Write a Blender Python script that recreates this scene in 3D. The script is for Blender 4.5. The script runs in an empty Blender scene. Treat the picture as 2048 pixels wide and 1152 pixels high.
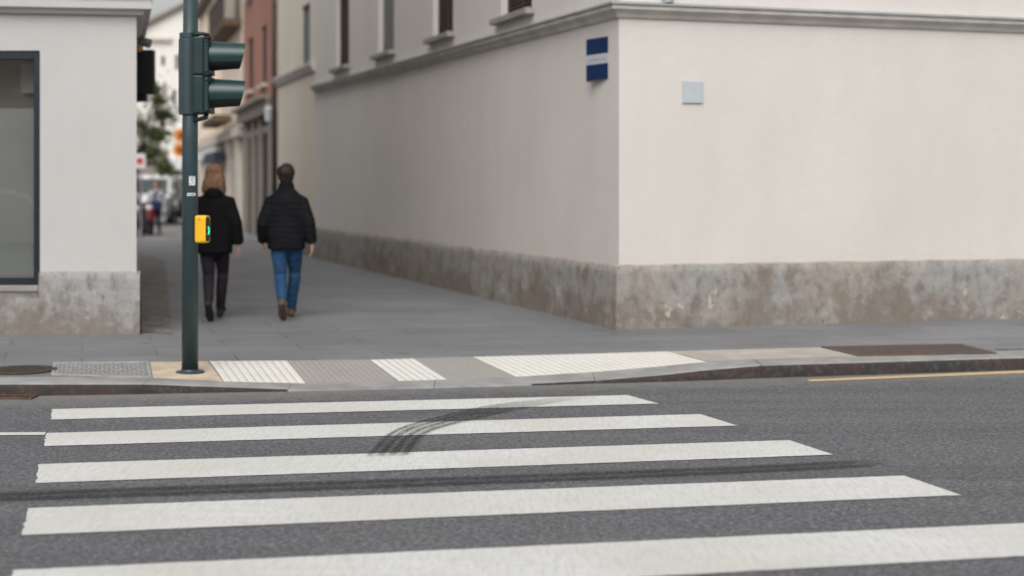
import bpy, bmesh, math, random
from mathutils import Vector, Matrix, noise as mnoise
rnd = random.Random(7)
PI = math.pi
R = math.radians
SC = bpy.context.scene
COL = SC.collection

# ------------------------------------------------------------------ camera model (metres; road at z = 0)
F, HC, V0, U0 = 3000.0, 1.6, 375.0, 1024.0
def P(u, v, z=0.0):
    Y = F * (HC - z) / (v - V0)
    return Vector(((u - U0) / F * Y, Y, z))
def at(u, v, Y):
    return Vector(((u - U0) / F * Y, Y, HC - (v - V0) / F * Y))
PAVE = 0.11

# ------------------------------------------------------------------ materials
def mat(name):
    m = bpy.data.materials.new(name); m.use_nodes = True
    nt = m.node_tree; bs = nt.nodes['Principled BSDF']
    return m, nt, bs
def N(nt, typ, **kw):
    n = nt.nodes.new(typ)
    for k, v in kw.items():
        if k.startswith('i_'):
            n.inputs[int(k[2:])].default_value = v
        elif k in n.inputs: n.inputs[k].default_value = v
        else: setattr(n, k, v)
    return n
def L(nt, a, b): nt.links.new(a, b)
def coords(nt, scale=(1,1,1), rot=(0,0,0), kind='Object'):
    tc = N(nt, 'ShaderNodeTexCoord'); mp = N(nt, 'ShaderNodeMapping')
    mp.inputs['Scale'].default_value = scale; mp.inputs['Rotation'].default_value = rot
    L(nt, tc.outputs[kind], mp.inputs['Vector']); return mp.outputs[0]
def ntex(nt, vec, scale, detail=4, rough=.55, dist=0):
    n = N(nt, 'ShaderNodeTexNoise'); n.inputs['Scale'].default_value = scale
    n.inputs['Detail'].default_value = detail; n.inputs['Roughness'].default_value = rough
    n.inputs['Distortion'].default_value = dist
    L(nt, vec, n.inputs['Vector']); return n.outputs['Fac']
def ramp(nt, fac, stops):
    r = N(nt, 'ShaderNodeValToRGB'); e = r.color_ramp.elements
    while len(e) < len(stops): e.new(.5)
    for k, (p, c) in enumerate(stops):
        e[k].position = p
        e[k].color = (c, c, c, 1) if isinstance(c, (int, float)) else (*c, 1)
    L(nt, fac, r.inputs['Fac']); return r.outputs['Color']
def mix(nt, fac, a, b, mode='MIX'):
    m = N(nt, 'ShaderNodeMix', data_type='RGBA', blend_type=mode)
    for sock, val in ((m.inputs[0], fac), (m.inputs[6], a), (m.inputs[7], b)):
        if isinstance(val, (int, float)): sock.default_value = val
        elif isinstance(val, tuple): sock.default_value = (*val, 1)
        else: L(nt, val, sock)
    return m.outputs[2]
def bump(nt, bs, h, strength, dist=.01):
    b = N(nt, 'ShaderNodeBump'); b.inputs['Strength'].default_value = strength
    b.inputs['Distance'].default_value = dist
    L(nt, h, b.inputs['Height']); L(nt, b.outputs[0], bs.inputs['Normal'])
def plain(name, col, rough=.5, metal=0, var=.12, scale=6, spec=.4, bmp=0, bscale=60):
    m, nt, bs = mat(name)
    v = coords(nt); f = ntex(nt, v, scale, 5)
    a = tuple(c * (1 - var) for c in col); b = tuple(min(1, c * (1 + var)) for c in col)
    L(nt, ramp(nt, f, [(.3, a), (.7, b)]), bs.inputs['Base Color'])
    bs.inputs['Roughness'].default_value = rough; bs.inputs['Metallic'].default_value = metal
    bs.inputs['Specular IOR Level'].default_value = spec
    if bmp: bump(nt, bs, ntex(nt, v, bscale, 4), bmp)
    return m
def stucco(name, col, stain, foot=None):
    m, nt, bs = mat(name)
    v = coords(nt)
    big = ntex(nt, v, .55, 5, .6); mid = ntex(nt, coords(nt, (1.2, 1.2, .35)), 1.7, 6, .65); fine = ntex(nt, v, 55, 5, .7)
    run = ntex(nt, coords(nt, (5, 5, .22)), 1.6, 6, .7, .3); patch = ntex(nt, v, 2.3, 7, .7, .5); roll = ntex(nt, coords(nt, (3, 3, 26)), 2.2, 4, .6)
    c = mix(nt, ramp(nt, big, [(.35, 0.), (.72, .8)]), col, stain)
    c = mix(nt, ramp(nt, mid, [(.45, 0.), (.8, .5)]), c, tuple(x * .86 for x in col))
    c = mix(nt, ramp(nt, run, [(.54, 0.), (.80, .16)]), c, tuple(x * y for x, y in zip(col, (.80, .77, .73))))
    c = mix(nt, ramp(nt, patch, [(.60, 0.), (.74, .3)]), c, tuple(min(.9, x * 1.08) for x in col))
    c = mix(nt, ramp(nt, roll, [(.35, .18), (.6, 0.)]), c, tuple(x * .8 for x in col))
    c = mix(nt, ramp(nt, fine, [(.3, .2), (.6, 0.)]), c, tuple(x * .75 for x in col))
    if foot:                             # ochre splash stains just above the stone base
        sx = N(nt, 'ShaderNodeSeparateXYZ'); L(nt, v, sx.inputs[0])
        ma = N(nt, 'ShaderNodeMath', operation='MULTIPLY_ADD'); L(nt, sx.outputs['Z'], ma.inputs[0]); ma.inputs[1].default_value = -2.2; ma.inputs[2].default_value = 1.75
        ad = N(nt, 'ShaderNodeMath', operation='ADD'); L(nt, ma.outputs[0], ad.inputs[0]); L(nt, patch, ad.inputs[1])
        c = mix(nt, ramp(nt, ad.outputs[0], [(.50, 0.), (1.0, .55)]), c, foot)
    L(nt, c, bs.inputs['Base Color']); bs.inputs['Roughness'].default_value = .9
    bs.inputs['Specular IOR Level'].default_value = .15
    hh = mix(nt, .35, fine, mix(nt, .5, ntex(nt, v, 9, 3), roll))
    bump(nt, bs, hh, .5, .008)
    return m
def old_stone(name, base=(.335,.295,.26), cool=(.315,.305,.285), brown=(.185,.15,.12), pale=(.56,.51,.45), ofs=0.0):
    m, nt, bs = mat(name)
    tc = N(nt, 'ShaderNodeTexCoord'); mp = N(nt, 'ShaderNodeMapping'); mp.inputs['Location'].default_value = (ofs, ofs, 0)
    L(nt, tc.outputs['Object'], mp.inputs['Vector']); v = mp.outputs[0]
    mp2 = N(nt, 'ShaderNodeMapping'); mp2.inputs['Scale'].default_value = (1, 1, .6); L(nt, v, mp2.inputs['Vector']); vs = mp2.outputs[0]
    n1 = ntex(nt, vs, 1.9, 8, .70, .9); n2 = ntex(nt, v, 4.2, 9, .70, .35); n3 = ntex(nt, v, 13, 8, .74); n4 = ntex(nt, v, 3.4, 8, .70, .35); n5 = ntex(nt, vs, 9, 7, .7, .3); n6 = ntex(nt, v, 1.1, 5, .6, .6)
    c = mix(nt, ramp(nt, n1, [(.43, 0.), (.55, 1.)]), base, cool)
    c = mix(nt, ramp(nt, n5, [(.36, .6), (.5, 0.)]), c, (.16,.15,.14))
    c = mix(nt, ramp(nt, n5, [(.54, 0.), (.70, .6)]), c, (.42,.415,.40))
    # damp soil splashed along the foot of the stone
    sx = N(nt, 'ShaderNodeSeparateXYZ'); L(nt, v, sx.inputs[0])
    ma = N(nt, 'ShaderNodeMath', operation='MULTIPLY_ADD'); L(nt, sx.outputs['Z'], ma.inputs[0]); ma.inputs[1].default_value = -.50; L(nt, n2, ma.inputs[2])
    ad = N(nt, 'ShaderNodeMath', operation='MULTIPLY_ADD'); L(nt, n6, ad.inputs[0]); ad.inputs[1].default_value = 1.1; L(nt, ma.outputs[0], ad.inputs[2])
    c = mix(nt, ramp(nt, ad.outputs[0], [(.82, 0.), (1.10, .68)]), c, brown)
    c = mix(nt, ramp(nt, n4, [(.625, 0.), (.66, .75)]), c, pale)
    c = mix(nt, ramp(nt, n3, [(.30, .7), (.42, 0.)]), c, (.10,.088,.076))
    c = mix(nt, ramp(nt, n3, [(.58, 0.), (.70, .55)]), c, (.46,.44,.41))
    L(nt, c, bs.inputs['Base Color']); bs.inputs['Roughness'].default_value = .92; bs.inputs['Specular IOR Level'].default_value = .15
    bump(nt, bs, mix(nt, .5, n2, n3), .9, .025)
    return m

M = {}
M['stucco'] = stucco('cream_stucco', (.685,.645,.605), (.615,.577,.54), (.60,.51,.42))
M['stucco_far'] = stucco('yellowish_stucco', (.72,.655,.56), (.62,.56,.475))
M['stucco_left'] = stucco('grey_white_stucco', (.545,.528,.512), (.50,.482,.467))
M['plinth'] = old_stone('weathered_plinth')
M['plinth_left'] = old_stone('weathered_pier_stone', (.32,.30,.28), (.34,.335,.325), ofs=7.3)
M['cornice'] = plain('stone_cornice', (.50,.475,.43), .85, var=.16, scale=3, bmp=.2)
M['zinc'] = plain('zinc_capping', (.42,.43,.42), .5, .3, scale=3)
M['sill'] = plain('stone_sill', (.30,.275,.245), .85, var=.15, bmp=.2)
M['dark_frame'] = plain('navy_window_frame', (.016,.021,.030), .38, .2, spec=.45)
M['shutter'] = plain('brown_shutter', (.062,.044,.034), .7)
M['shutter_grey'] = plain('grey_shutter', (.155,.158,.155), .6)
M['dark'] = plain('dark_interior', (.02,.018,.016), .8)
M['roof'] = plain('roof_tile', (.17,.13,.11), .85, scale=20)
M['green'] = plain('green_signal_paint', (.010,.030,.0285), .42, var=.13, scale=5, spec=.4, bmp=.06, bscale=90)
M['visor'] = plain('teal_visor_plastic', (.015,.047,.044), .34, var=.13, scale=5, spec=.5)
M['green_pole'] = plain('grey_green_pole_paint', (.029,.052,.058), .42, var=.14, scale=6, spec=.5, bmp=.08, bscale=70)
M['green_dark'] = plain('visor_inside_and_shade', (.008,.012,.012), .7)
M['rubber'] = plain('black_rubber', (.012,.012,.012), .7)
M['lens'] = plain('signal_lens', (.05,.012,.010), .2)
M['yellow'] = plain('yellow_button_plastic', (.86,.47,.018), .38, var=.05, spec=.5)
M['black_plastic'] = plain('black_plastic', (.010,.010,.011), .35)
M['paper'] = plain('white_sticker', (.72,.74,.75), .5, var=.05)
M['ink'] = plain('grey_ink', (.13,.135,.15), .7)
M['blue_sign'] = plain('blue_enamel', (.006,.026,.085), .35, var=.05, spec=.3)
M['white_enamel'] = plain('white_enamel', (.45,.46,.50), .4, var=.04)
M['faint_ink'] = plain('faint_grey_lettering', (.30,.31,.35), .6)
M['alu'] = plain('grey_sign_edge', (.30,.31,.32), .4, .4)
M['plate'] = plain('grey_wall_plate', (.49,.53,.55), .45, .1, var=.04)
M['iron'] = plain('rusty_cast_iron', (.075,.056,.044), .7, .3, var=.35, scale=14, bmp=.3)
M['iron_grate'] = plain('brown_grate_iron', (.125,.092,.077), .7, .3, var=.25, scale=14)
M['rust'] = plain('orange_rust', (.115,.068,.045), .85, .1, var=.3, scale=20)
M['tread'] = plain('galvanised_tread_plate', (.35,.345,.335), .7, .1, var=.2, scale=9)
M['tread_base'] = plain('tread_plate_base', (.25,.247,.24), .75, .1, var=.2, scale=9)
M['beige_slab'] = plain('beige_stone_slab', (.55,.45,.335), .9, var=.25, scale=4, bmp=.3)
M['buff_slab'] = plain('buff_stone_slab', (.42,.385,.345), .9, var=.16, scale=5, bmp=.3)
M['kerb_top'] = plain('kerb_stone', (.30,.295,.287), .9, var=.22, scale=4, bmp=.4)
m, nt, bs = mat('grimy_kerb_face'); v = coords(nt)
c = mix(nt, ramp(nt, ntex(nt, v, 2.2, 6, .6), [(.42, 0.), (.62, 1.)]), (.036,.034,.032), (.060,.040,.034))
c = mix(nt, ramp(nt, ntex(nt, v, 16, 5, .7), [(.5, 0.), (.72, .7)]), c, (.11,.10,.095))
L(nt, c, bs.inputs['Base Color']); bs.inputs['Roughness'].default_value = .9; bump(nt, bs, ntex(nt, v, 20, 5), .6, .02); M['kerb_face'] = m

def asphalt():
    m, nt, bs = mat('asphalt'); v = coords(nt)
    big = ntex(nt, v, .5, 6, .6); mid = ntex(nt, v, 7, 6, .65); fine = ntex(nt, v, 120, 3, .6)
    vo = N(nt, 'ShaderNodeTexVoronoi'); vo.inputs['Scale'].default_value = 95; L(nt, v, vo.inputs['Vector'])
    sp = N(nt, 'ShaderNodeSeparateColor'); L(nt, vo.outputs['Color'], sp.inputs[0])
    c = ramp(nt, sp.outputs[0], [(0., (.078,.079,.087)), (.5, (.142,.145,.158)), (.84, (.205,.209,.225)), (.95, (.25,.25,.255)), (1., (.42,.415,.405))])
    c = mix(nt, ramp(nt, fine, [(.35, .6), (.6, 0.)]), c, (.055,.055,.058))
    c = mix(nt, ramp(nt, big, [(.35, 0.), (.7, .3)]), c, (.19,.189,.186))
    c = mix(nt, ramp(nt, mid, [(.28, .55), (.5, 0.)]), c, (.075,.075,.079))
    tr = ntex(nt, coords(nt, (.10, 1.3, 1), (0, 0, R(-2))), 1.6, 5, .6)
    c = mix(nt, ramp(nt, tr, [(.40, .4), (.52, 0.)]), c, (.085,.085,.09))
    c = mix(nt, ramp(nt, tr, [(.55, 0.), (.7, .35)]), c, (.20,.20,.20))
    spot = ntex(nt, v, 2.4, 3, .5); c = mix(nt, ramp(nt, spot, [(.24, .6), (.31, 0.)]), c, (.05,.05,.053))
    gr = ntex(nt, v, 34, 5, .7)
    c = mix(nt, ramp(nt, gr, [(.37, .85), (.50, 0.)]), c, (.060,.061,.067))
    c = mix(nt, ramp(nt, gr, [(.54, 0.), (.64, .65)]), c, (.26,.262,.272))
    # pale brown road dust that collects in the gutter beside the kerb
    sx = N(nt, 'ShaderNodeSeparateXYZ'); L(nt, v, sx.inputs[0])
    ma = N(nt, 'ShaderNodeMath', operation='MULTIPLY_ADD'); L(nt, sx.outputs['X'], ma.inputs[0]); ma.inputs[1].default_value = -.205; L(nt, sx.outputs['Y'], ma.inputs[2])
    ad = N(nt, 'ShaderNodeMath', operation='MULTIPLY_ADD'); L(nt, mid, ad.inputs[0]); ad.inputs[1].default_value = .8; L(nt, ma.outputs[0], ad.inputs[2])
    mr = N(nt, 'ShaderNodeMapRange'); L(nt, ad.outputs[0], mr.inputs[0]); mr.inputs[1].default_value = 11.95; mr.inputs[2].default_value = 12.5; mr.inputs[3].default_value = 0; mr.inputs[4].default_value = .55
    c = mix(nt, mr.outputs[0], c, (.255,.24,.22))
    L(nt, c, bs.inputs['Base Color']); bs.inputs['Roughness'].default_value = .85; bs.inputs['Specular IOR Level'].default_value = .3
    bump(nt, bs, mix(nt, .5, sp.outputs[0], fine), .55, .006)
    return m
M['asphalt'] = asphalt()
def paint(name, col, wear=.5):
    m, nt, bs = mat(name); v = coords(nt)
    lo = ntex(nt, coords(nt, (.35, 6, 1), (0, 0, R(2))), 3.2, 6, .65); fine = ntex(nt, v, 90, 4, .65); mid = ntex(nt, v, 5, 7, .7); big = ntex(nt, v, .9, 4)
    st = ntex(nt, coords(nt, (9, 1.1, 1), (0, 0, R(24))), 5, 7, .75); sp = ntex(nt, v, 26, 6, .75)
    c = mix(nt, ramp(nt, lo, [(.42, .6), (.6, 0.)]), col, tuple(x * .86 for x in col))
    c = mix(nt, ramp(nt, big, [(.40, 0.), (.60, .85)]), c, tuple(x * y for x, y in zip(col, (.86, .84, .79))))
    c = mix(nt, ramp(nt, st, [(.38, .7), (.54, 0.)]), c, tuple(x * y for x, y in zip(col, (.74, .72, .68))))
    c = mix(nt, ramp(nt, fine, [(.33, wear * .8), (.5, 0.)]), c, tuple(x * .6 for x in col))
    c = mix(nt, ramp(nt, sp, [(.30, .85), (.39, 0.)]), c, (.33,.33,.32))
    c = mix(nt, ramp(nt, mid, [(.23, .9 * wear), (.31, 0.)]), c, (.18,.18,.18))
    L(nt, c, bs.inputs['Base Color']); bs.inputs['Roughness'].default_value = .75
    bump(nt, bs, mix(nt, .5, fine, mid), .35, .005)
    return m
M['white_paint'] = paint('white_road_paint', (.715,.715,.70))
M['yellow_paint'] = paint('yellow_road_paint', (.68,.51,.27))
def paving():
    m, nt, bs = mat('dark_paving')
    v = coords(nt); vr = coords(nt, (1,1,1), (0,0,R(-16)))
    br = N(nt, 'ShaderNodeTexBrick'); L(nt, vr, br.inputs['Vector']); br.inputs['Scale'].default_value = 1.0
    br.inputs['Brick Width'].default_value = 1.3; br.inputs['Row Height'].default_value = .62; br.inputs['Mortar Size'].default_value = .010; br.inputs['Mortar Smooth'].default_value = .3
    br.inputs['Color1'].default_value = (.163,.166,.177,1); br.inputs['Color2'].default_value = (.210,.214,.227,1); br.inputs['Mortar'].default_value = (.085,.083,.082,1)
    gum = ntex(nt, v, 3.3, 4, .5); big = ntex(nt, v, .7, 6, .65); fine = ntex(nt, v, 75, 5, .65); mid = ntex(nt, coords(nt, (.5, 2, 1)), 2.2, 6, .6)
    c = mix(nt, ramp(nt, big, [(.4, 0.), (.65, .55)]), br.outputs['Color'], (.262,.263,.268))
    c = mix(nt, ramp(nt, mid, [(.35, .5), (.55, 0.)]), c, (.155,.153,.152))
    c = mix(nt, ramp(nt, fine, [(.3, .5), (.55, 0.)]), c, (.12,.12,.12))
    c = mix(nt, ramp(nt, gum, [(.70, 0.), (.74, .5)]), c, (.33,.32,.31))
    c = mix(nt, ramp(nt, gum, [(.26, .5), (.31, 0.)]), c, (.09,.088,.085))
    L(nt, c, bs.inputs['Base Color']); bs.inputs['Roughness'].default_value = .62; bs.inputs['Specular IOR Level'].default_value = .4
    bump(nt, bs, fine, .3, .004)
    return m
M['paving'] = paving()
M['gutter_stone'] = plain('gutter_setts', (.20,.19,.175), .85, var=.3, scale=5, bmp=.4)
M['alley_far'] = plain('far_street_asphalt', (.25,.248,.246), .85, var=.15, scale=1)
def tactile(name, col, groove, n):
    m, nt, bs = mat(name)
    uv = N(nt, 'ShaderNodeTexCoord'); sx = N(nt, 'ShaderNodeSeparateXYZ'); L(nt, uv.outputs['UV'], sx.inputs[0])
    mu = N(nt, 'ShaderNodeMath', operation='MULTIPLY'); L(nt, sx.outputs['X'], mu.inputs[0]); mu.inputs[1].default_value = n
    fr = N(nt, 'ShaderNodeMath', operation='FRACT'); L(nt, mu.outputs[0], fr.inputs[0])
    v = coords(nt); g = ntex(nt, v, 9, 6, .7); f = ntex(nt, v, 45, 5, .65)
    c = mix(nt, ramp(nt, ntex(nt, v, 2.2, 5), [(.35, 0.), (.7, .5)]), col, tuple(x * .84 for x in col))
    gr = ramp(nt, fr.outputs[0], [(0., 1.), (.05, .8), (.11, 0.), (.91, 0.), (1., 1.)])
    ml = mix(nt, 1.0, gr, ramp(nt, g, [(.3, .35), (.6, 1.)]), 'MULTIPLY')
    c = mix(nt, ml, c, groove)
    c = mix(nt, ramp(nt, f, [(.3, .45), (.5, 0.)]), c, tuple(x * .6 for x in col))
    L(nt, c, bs.inputs['Base Color']); bs.inputs['Roughness'].default_value = .85
    bump(nt, bs, f, .3, .004)
    return m
def rubber_mark(name, bands, dens, fade=.16, tail=.62):
    m, nt, bs = mat(name)
    uv = N(nt, 'ShaderNodeTexCoord'); sx = N(nt, 'ShaderNodeSeparateXYZ'); L(nt, uv.outputs['UV'], sx.inputs[0])
    v = coords(nt); g = ntex(nt, v, 75, 5, .75); st = ntex(nt, coords(nt, (1, 1, 1)), 7, 5, .6)
    wob = N(nt, 'ShaderNodeMath', operation='MULTIPLY_ADD'); L(nt, st, wob.inputs[0]); wob.inputs[1].default_value = .10; L(nt, sx.outputs['X'], wob.inputs[2])
    mu = N(nt, 'ShaderNodeMath', operation='MULTIPLY'); L(nt, wob.outputs[0], mu.inputs[0]); mu.inputs[1].default_value = bands
    fr = N(nt, 'ShaderNodeMath', operation='FRACT'); L(nt, mu.outputs[0], fr.inputs[0])
    band = ramp(nt, fr.outputs[0], [(0., .12), (.2, .8), (.5, 1.), (.78, .75), (1., .10)])
    al = ramp(nt, sx.outputs['Y'], [(0., 0.), (fade * .4, .8), (fade, 1.), (tail, .95), (1., 0.)])
    jg = N(nt, 'ShaderNodeMath', operation='MULTIPLY_ADD'); L(nt, ntex(nt, v, 42, 6, .8), jg.inputs[0]); jg.inputs[1].default_value = .55; L(nt, sx.outputs['X'], jg.inputs[2])
    ed = ramp(nt, jg.outputs[0], [(.22, 0.), (.36, 1.), (1., 1.)])
    jh = N(nt, 'ShaderNodeMath', operation='MULTIPLY_ADD'); L(nt, ntex(nt, v, 47, 6, .8), jh.inputs[0]); jh.inputs[1].default_value = -.55; L(nt, sx.outputs['X'], jh.inputs[2])
    ed = mix(nt, 1., ed, ramp(nt, jh.outputs[0], [(0., 1.), (.64, 1.), (.78, 0.)]), 'MULTIPLY')
    a = mix(nt, 1., mix(nt, 1., band, al, 'MULTIPLY'), ed, 'MULTIPLY')
    a = mix(nt, 1., a, ramp(nt, g, [(.40, .10), (.52, 1.)]), 'MULTIPLY')
    a = mix(nt, 1., a, ramp(nt, ntex(nt, v, 36, 5, .7), [(.42, 1.), (.62, .62)]), 'MULTIPLY')
    a = mix(nt, 1., a, ramp(nt, ntex(nt, coords(nt, (1.2, 9, 1)), 3.5, 7, .75), [(.30, .45), (.52, 1.)]), 'MULTIPLY')
    a = mix(nt, 1., a, dens, 'MULTIPLY') if not isinstance(dens, float) else mix(nt, 1., a, (dens, dens, dens), 'MULTIPLY')
    bs.inputs['Base Color'].default_value = (.022,.022,.024,1); bs.inputs['Roughness'].default_value = .8
    L(nt, a, bs.inputs['Alpha'])
    return m
def cloth(name, col, rough=.9, weave=120, var=.2):
    m = plain(name, col, rough, var=var, scale=9, spec=.15, bmp=.25, bscale=weave); return m
M['black_coat'] = cloth('black_wool', (.0055,.0055,.0065))
M['puffer'] = cloth('black_puffer_nylon', (.0075,.0075,.0095), .8)
M['jeans'] = cloth('blue_denim', (.026,.072,.155))
M['purple_trousers'] = cloth('purple_grey_trousers', (.026,.021,.027))
M['dark_jeans'] = cloth('dark_denim', (.012,.020,.040))
M['grey_jacket'] = cloth('light_grey_jacket', (.36,.34,.38))
M['blue_bag'] = cloth('blue_bag', (.012,.034,.085))
M['skin'] = plain('skin', (.50,.27,.20), .55, var=.08, scale=8)
M['hair_blond'] = plain('dark_blond_hair', (.175,.094,.058), .6, var=.45, scale=22, spec=.3)
M['hair_brown'] = plain('dark_brown_hair', (.022,.0135,.010), .6, var=.35, scale=30, spec=.3)
M['shoe_black'] = plain('black_boot', (.016,.016,.014), .6)
M['shoe_brown'] = plain('brown_boot', (.105,.068,.042), .7, var=.25)
M['eye'] = plain('eye', (.05,.04,.035), .2)
M['red_stucco'] = stucco('brick_red_stucco', (.37,.195,.15), (.32,.165,.13))
M['beige'] = stucco('beige_stucco', (.80,.68,.56), (.74,.63,.51))
M['white_house'] = stucco('white_stucco', (.80,.77,.72), (.72,.67,.61))
M['trim'] = plain('pale_trim', (.56,.50,.44), .8)
M['shop_frame'] = plain('grey_brown_pilaster', (.25,.215,.185), .7)
M['awning'] = plain('brown_awning', (.11,.070,.045), .8)
M['sign_blue'] = plain('dark_blue_shop_sign', (.018,.030,.05), .5)
M['white_panel'] = plain('white_panel', (.70,.70,.70), .6)
M['red_panel'] = plain('dusty_red_panel', (.36,.10,.09), .7)
M['grey_panel'] = plain('grey_roller_shutter', (.26,.24,.22), .6)
M['ironwork'] = plain('dark_brown_ironwork', (.055,.042,.038), .5)
M['black_board'] = plain('black_sign_board', (.009,.009,.010), .6)
M['orange'] = plain('orange_enamel', (.68,.24,.02), .4)
M['orange_dark'] = plain('brown_centre', (.20,.055,.012), .5)
M['orange_lamp'] = plain('amber_lamp_glass', (.55,.27,.06), .4)
M['red_sign'] = plain('red_enamel', (.50,.03,.025), .4)
M['van_white'] = plain('white_car_paint', (.84,.85,.86), .25, spec=.6, var=.03)
M['windscreen'] = plain('windscreen_glass', (.05,.058,.058), .1, spec=.8)
M['glass_dark'] = plain('tinted_glass', (.045,.055,.055), .06, spec=.8)
M['lamp_glass'] = plain('headlight_glass', (.70,.72,.72), .12, spec=.7)
M['moto_black'] = plain('black_scooter_paint', (.012,.012,.013), .25, spec=.6)
M['moto_red'] = plain('red_scooter_paint', (.16,.010,.014), .25, spec=.6)
M['chrome'] = plain('chrome', (.6,.6,.6), .2, .9)
M['bark'] = plain('bark', (.075,.055,.04), .9, var=.3, scale=15, bmp=.5)
M['blind'] = plain('frosted_window_film', (.68,.685,.675), .75, var=.08, scale=1.2)
M['pale_arc'] = plain('pale_arc_band', (.76,.78,.77), .7, var=.05)
M['room_brown'] = plain('dim_room_wall', (.42,.38,.32), .9, var=.3, scale=1.0)
M['weed'] = plain('weed_green', (.045,.095,.025), .8, var=.3)
M['leaf_dry'] = plain('dry_leaf', (.34,.20,.08), .8, var=.3, scale=20)
def leafmat():
    m, nt, bs = mat('leaves'); oi = N(nt, 'ShaderNodeNewGeometry')
    c = ramp(nt, oi.outputs['Random Per Island'], [(0., (.045,.075,.022)), (.5, (.09,.13,.038)), (.9, (.15,.18,.06)), (1., (.26,.20,.06))])
    L(nt, c, bs.inputs['Base Color']); bs.inputs['Roughness'].default_value = .6
    return m
M['leaf'] = leafmat()
m, nt, bs = mat('window_glass')
out = nt.nodes['Material Output']; tr = N(nt, 'ShaderNodeBsdfTransparent'); gl = N(nt, 'ShaderNodeBsdfGlossy'); gl.inputs['Roughness'].default_value = .03
tr.inputs['Color'].default_value = (.90,.91,.90,1)
fr = N(nt, 'ShaderNodeFresnel'); fr.inputs['IOR'].default_value = 1.55
ml = N(nt, 'ShaderNodeMath', operation='MULTIPLY_ADD'); L(nt, fr.outputs[0], ml.inputs[0]); ml.inputs[1].default_value = 1.6; ml.inputs[2].default_value = .06
mx = N(nt, 'ShaderNodeMixShader'); L(nt, ml.outputs[0], mx.inputs[0]); L(nt, tr.outputs[0], mx.inputs[1]); L(nt, gl.outputs[0], mx.inputs[2]); L(nt, mx.outputs[0], out.inputs['Surface'])
M['glass'] = m
m, nt, bs = mat('green_button_light'); bs.inputs['Base Color'].default_value = (.02,.5,.3,1)
bs.inputs['Emission Color'].default_value = (.02,.75,.42,1); bs.inputs['Emission Strength'].default_value = 1.3; M['green_light'] = m

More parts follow.
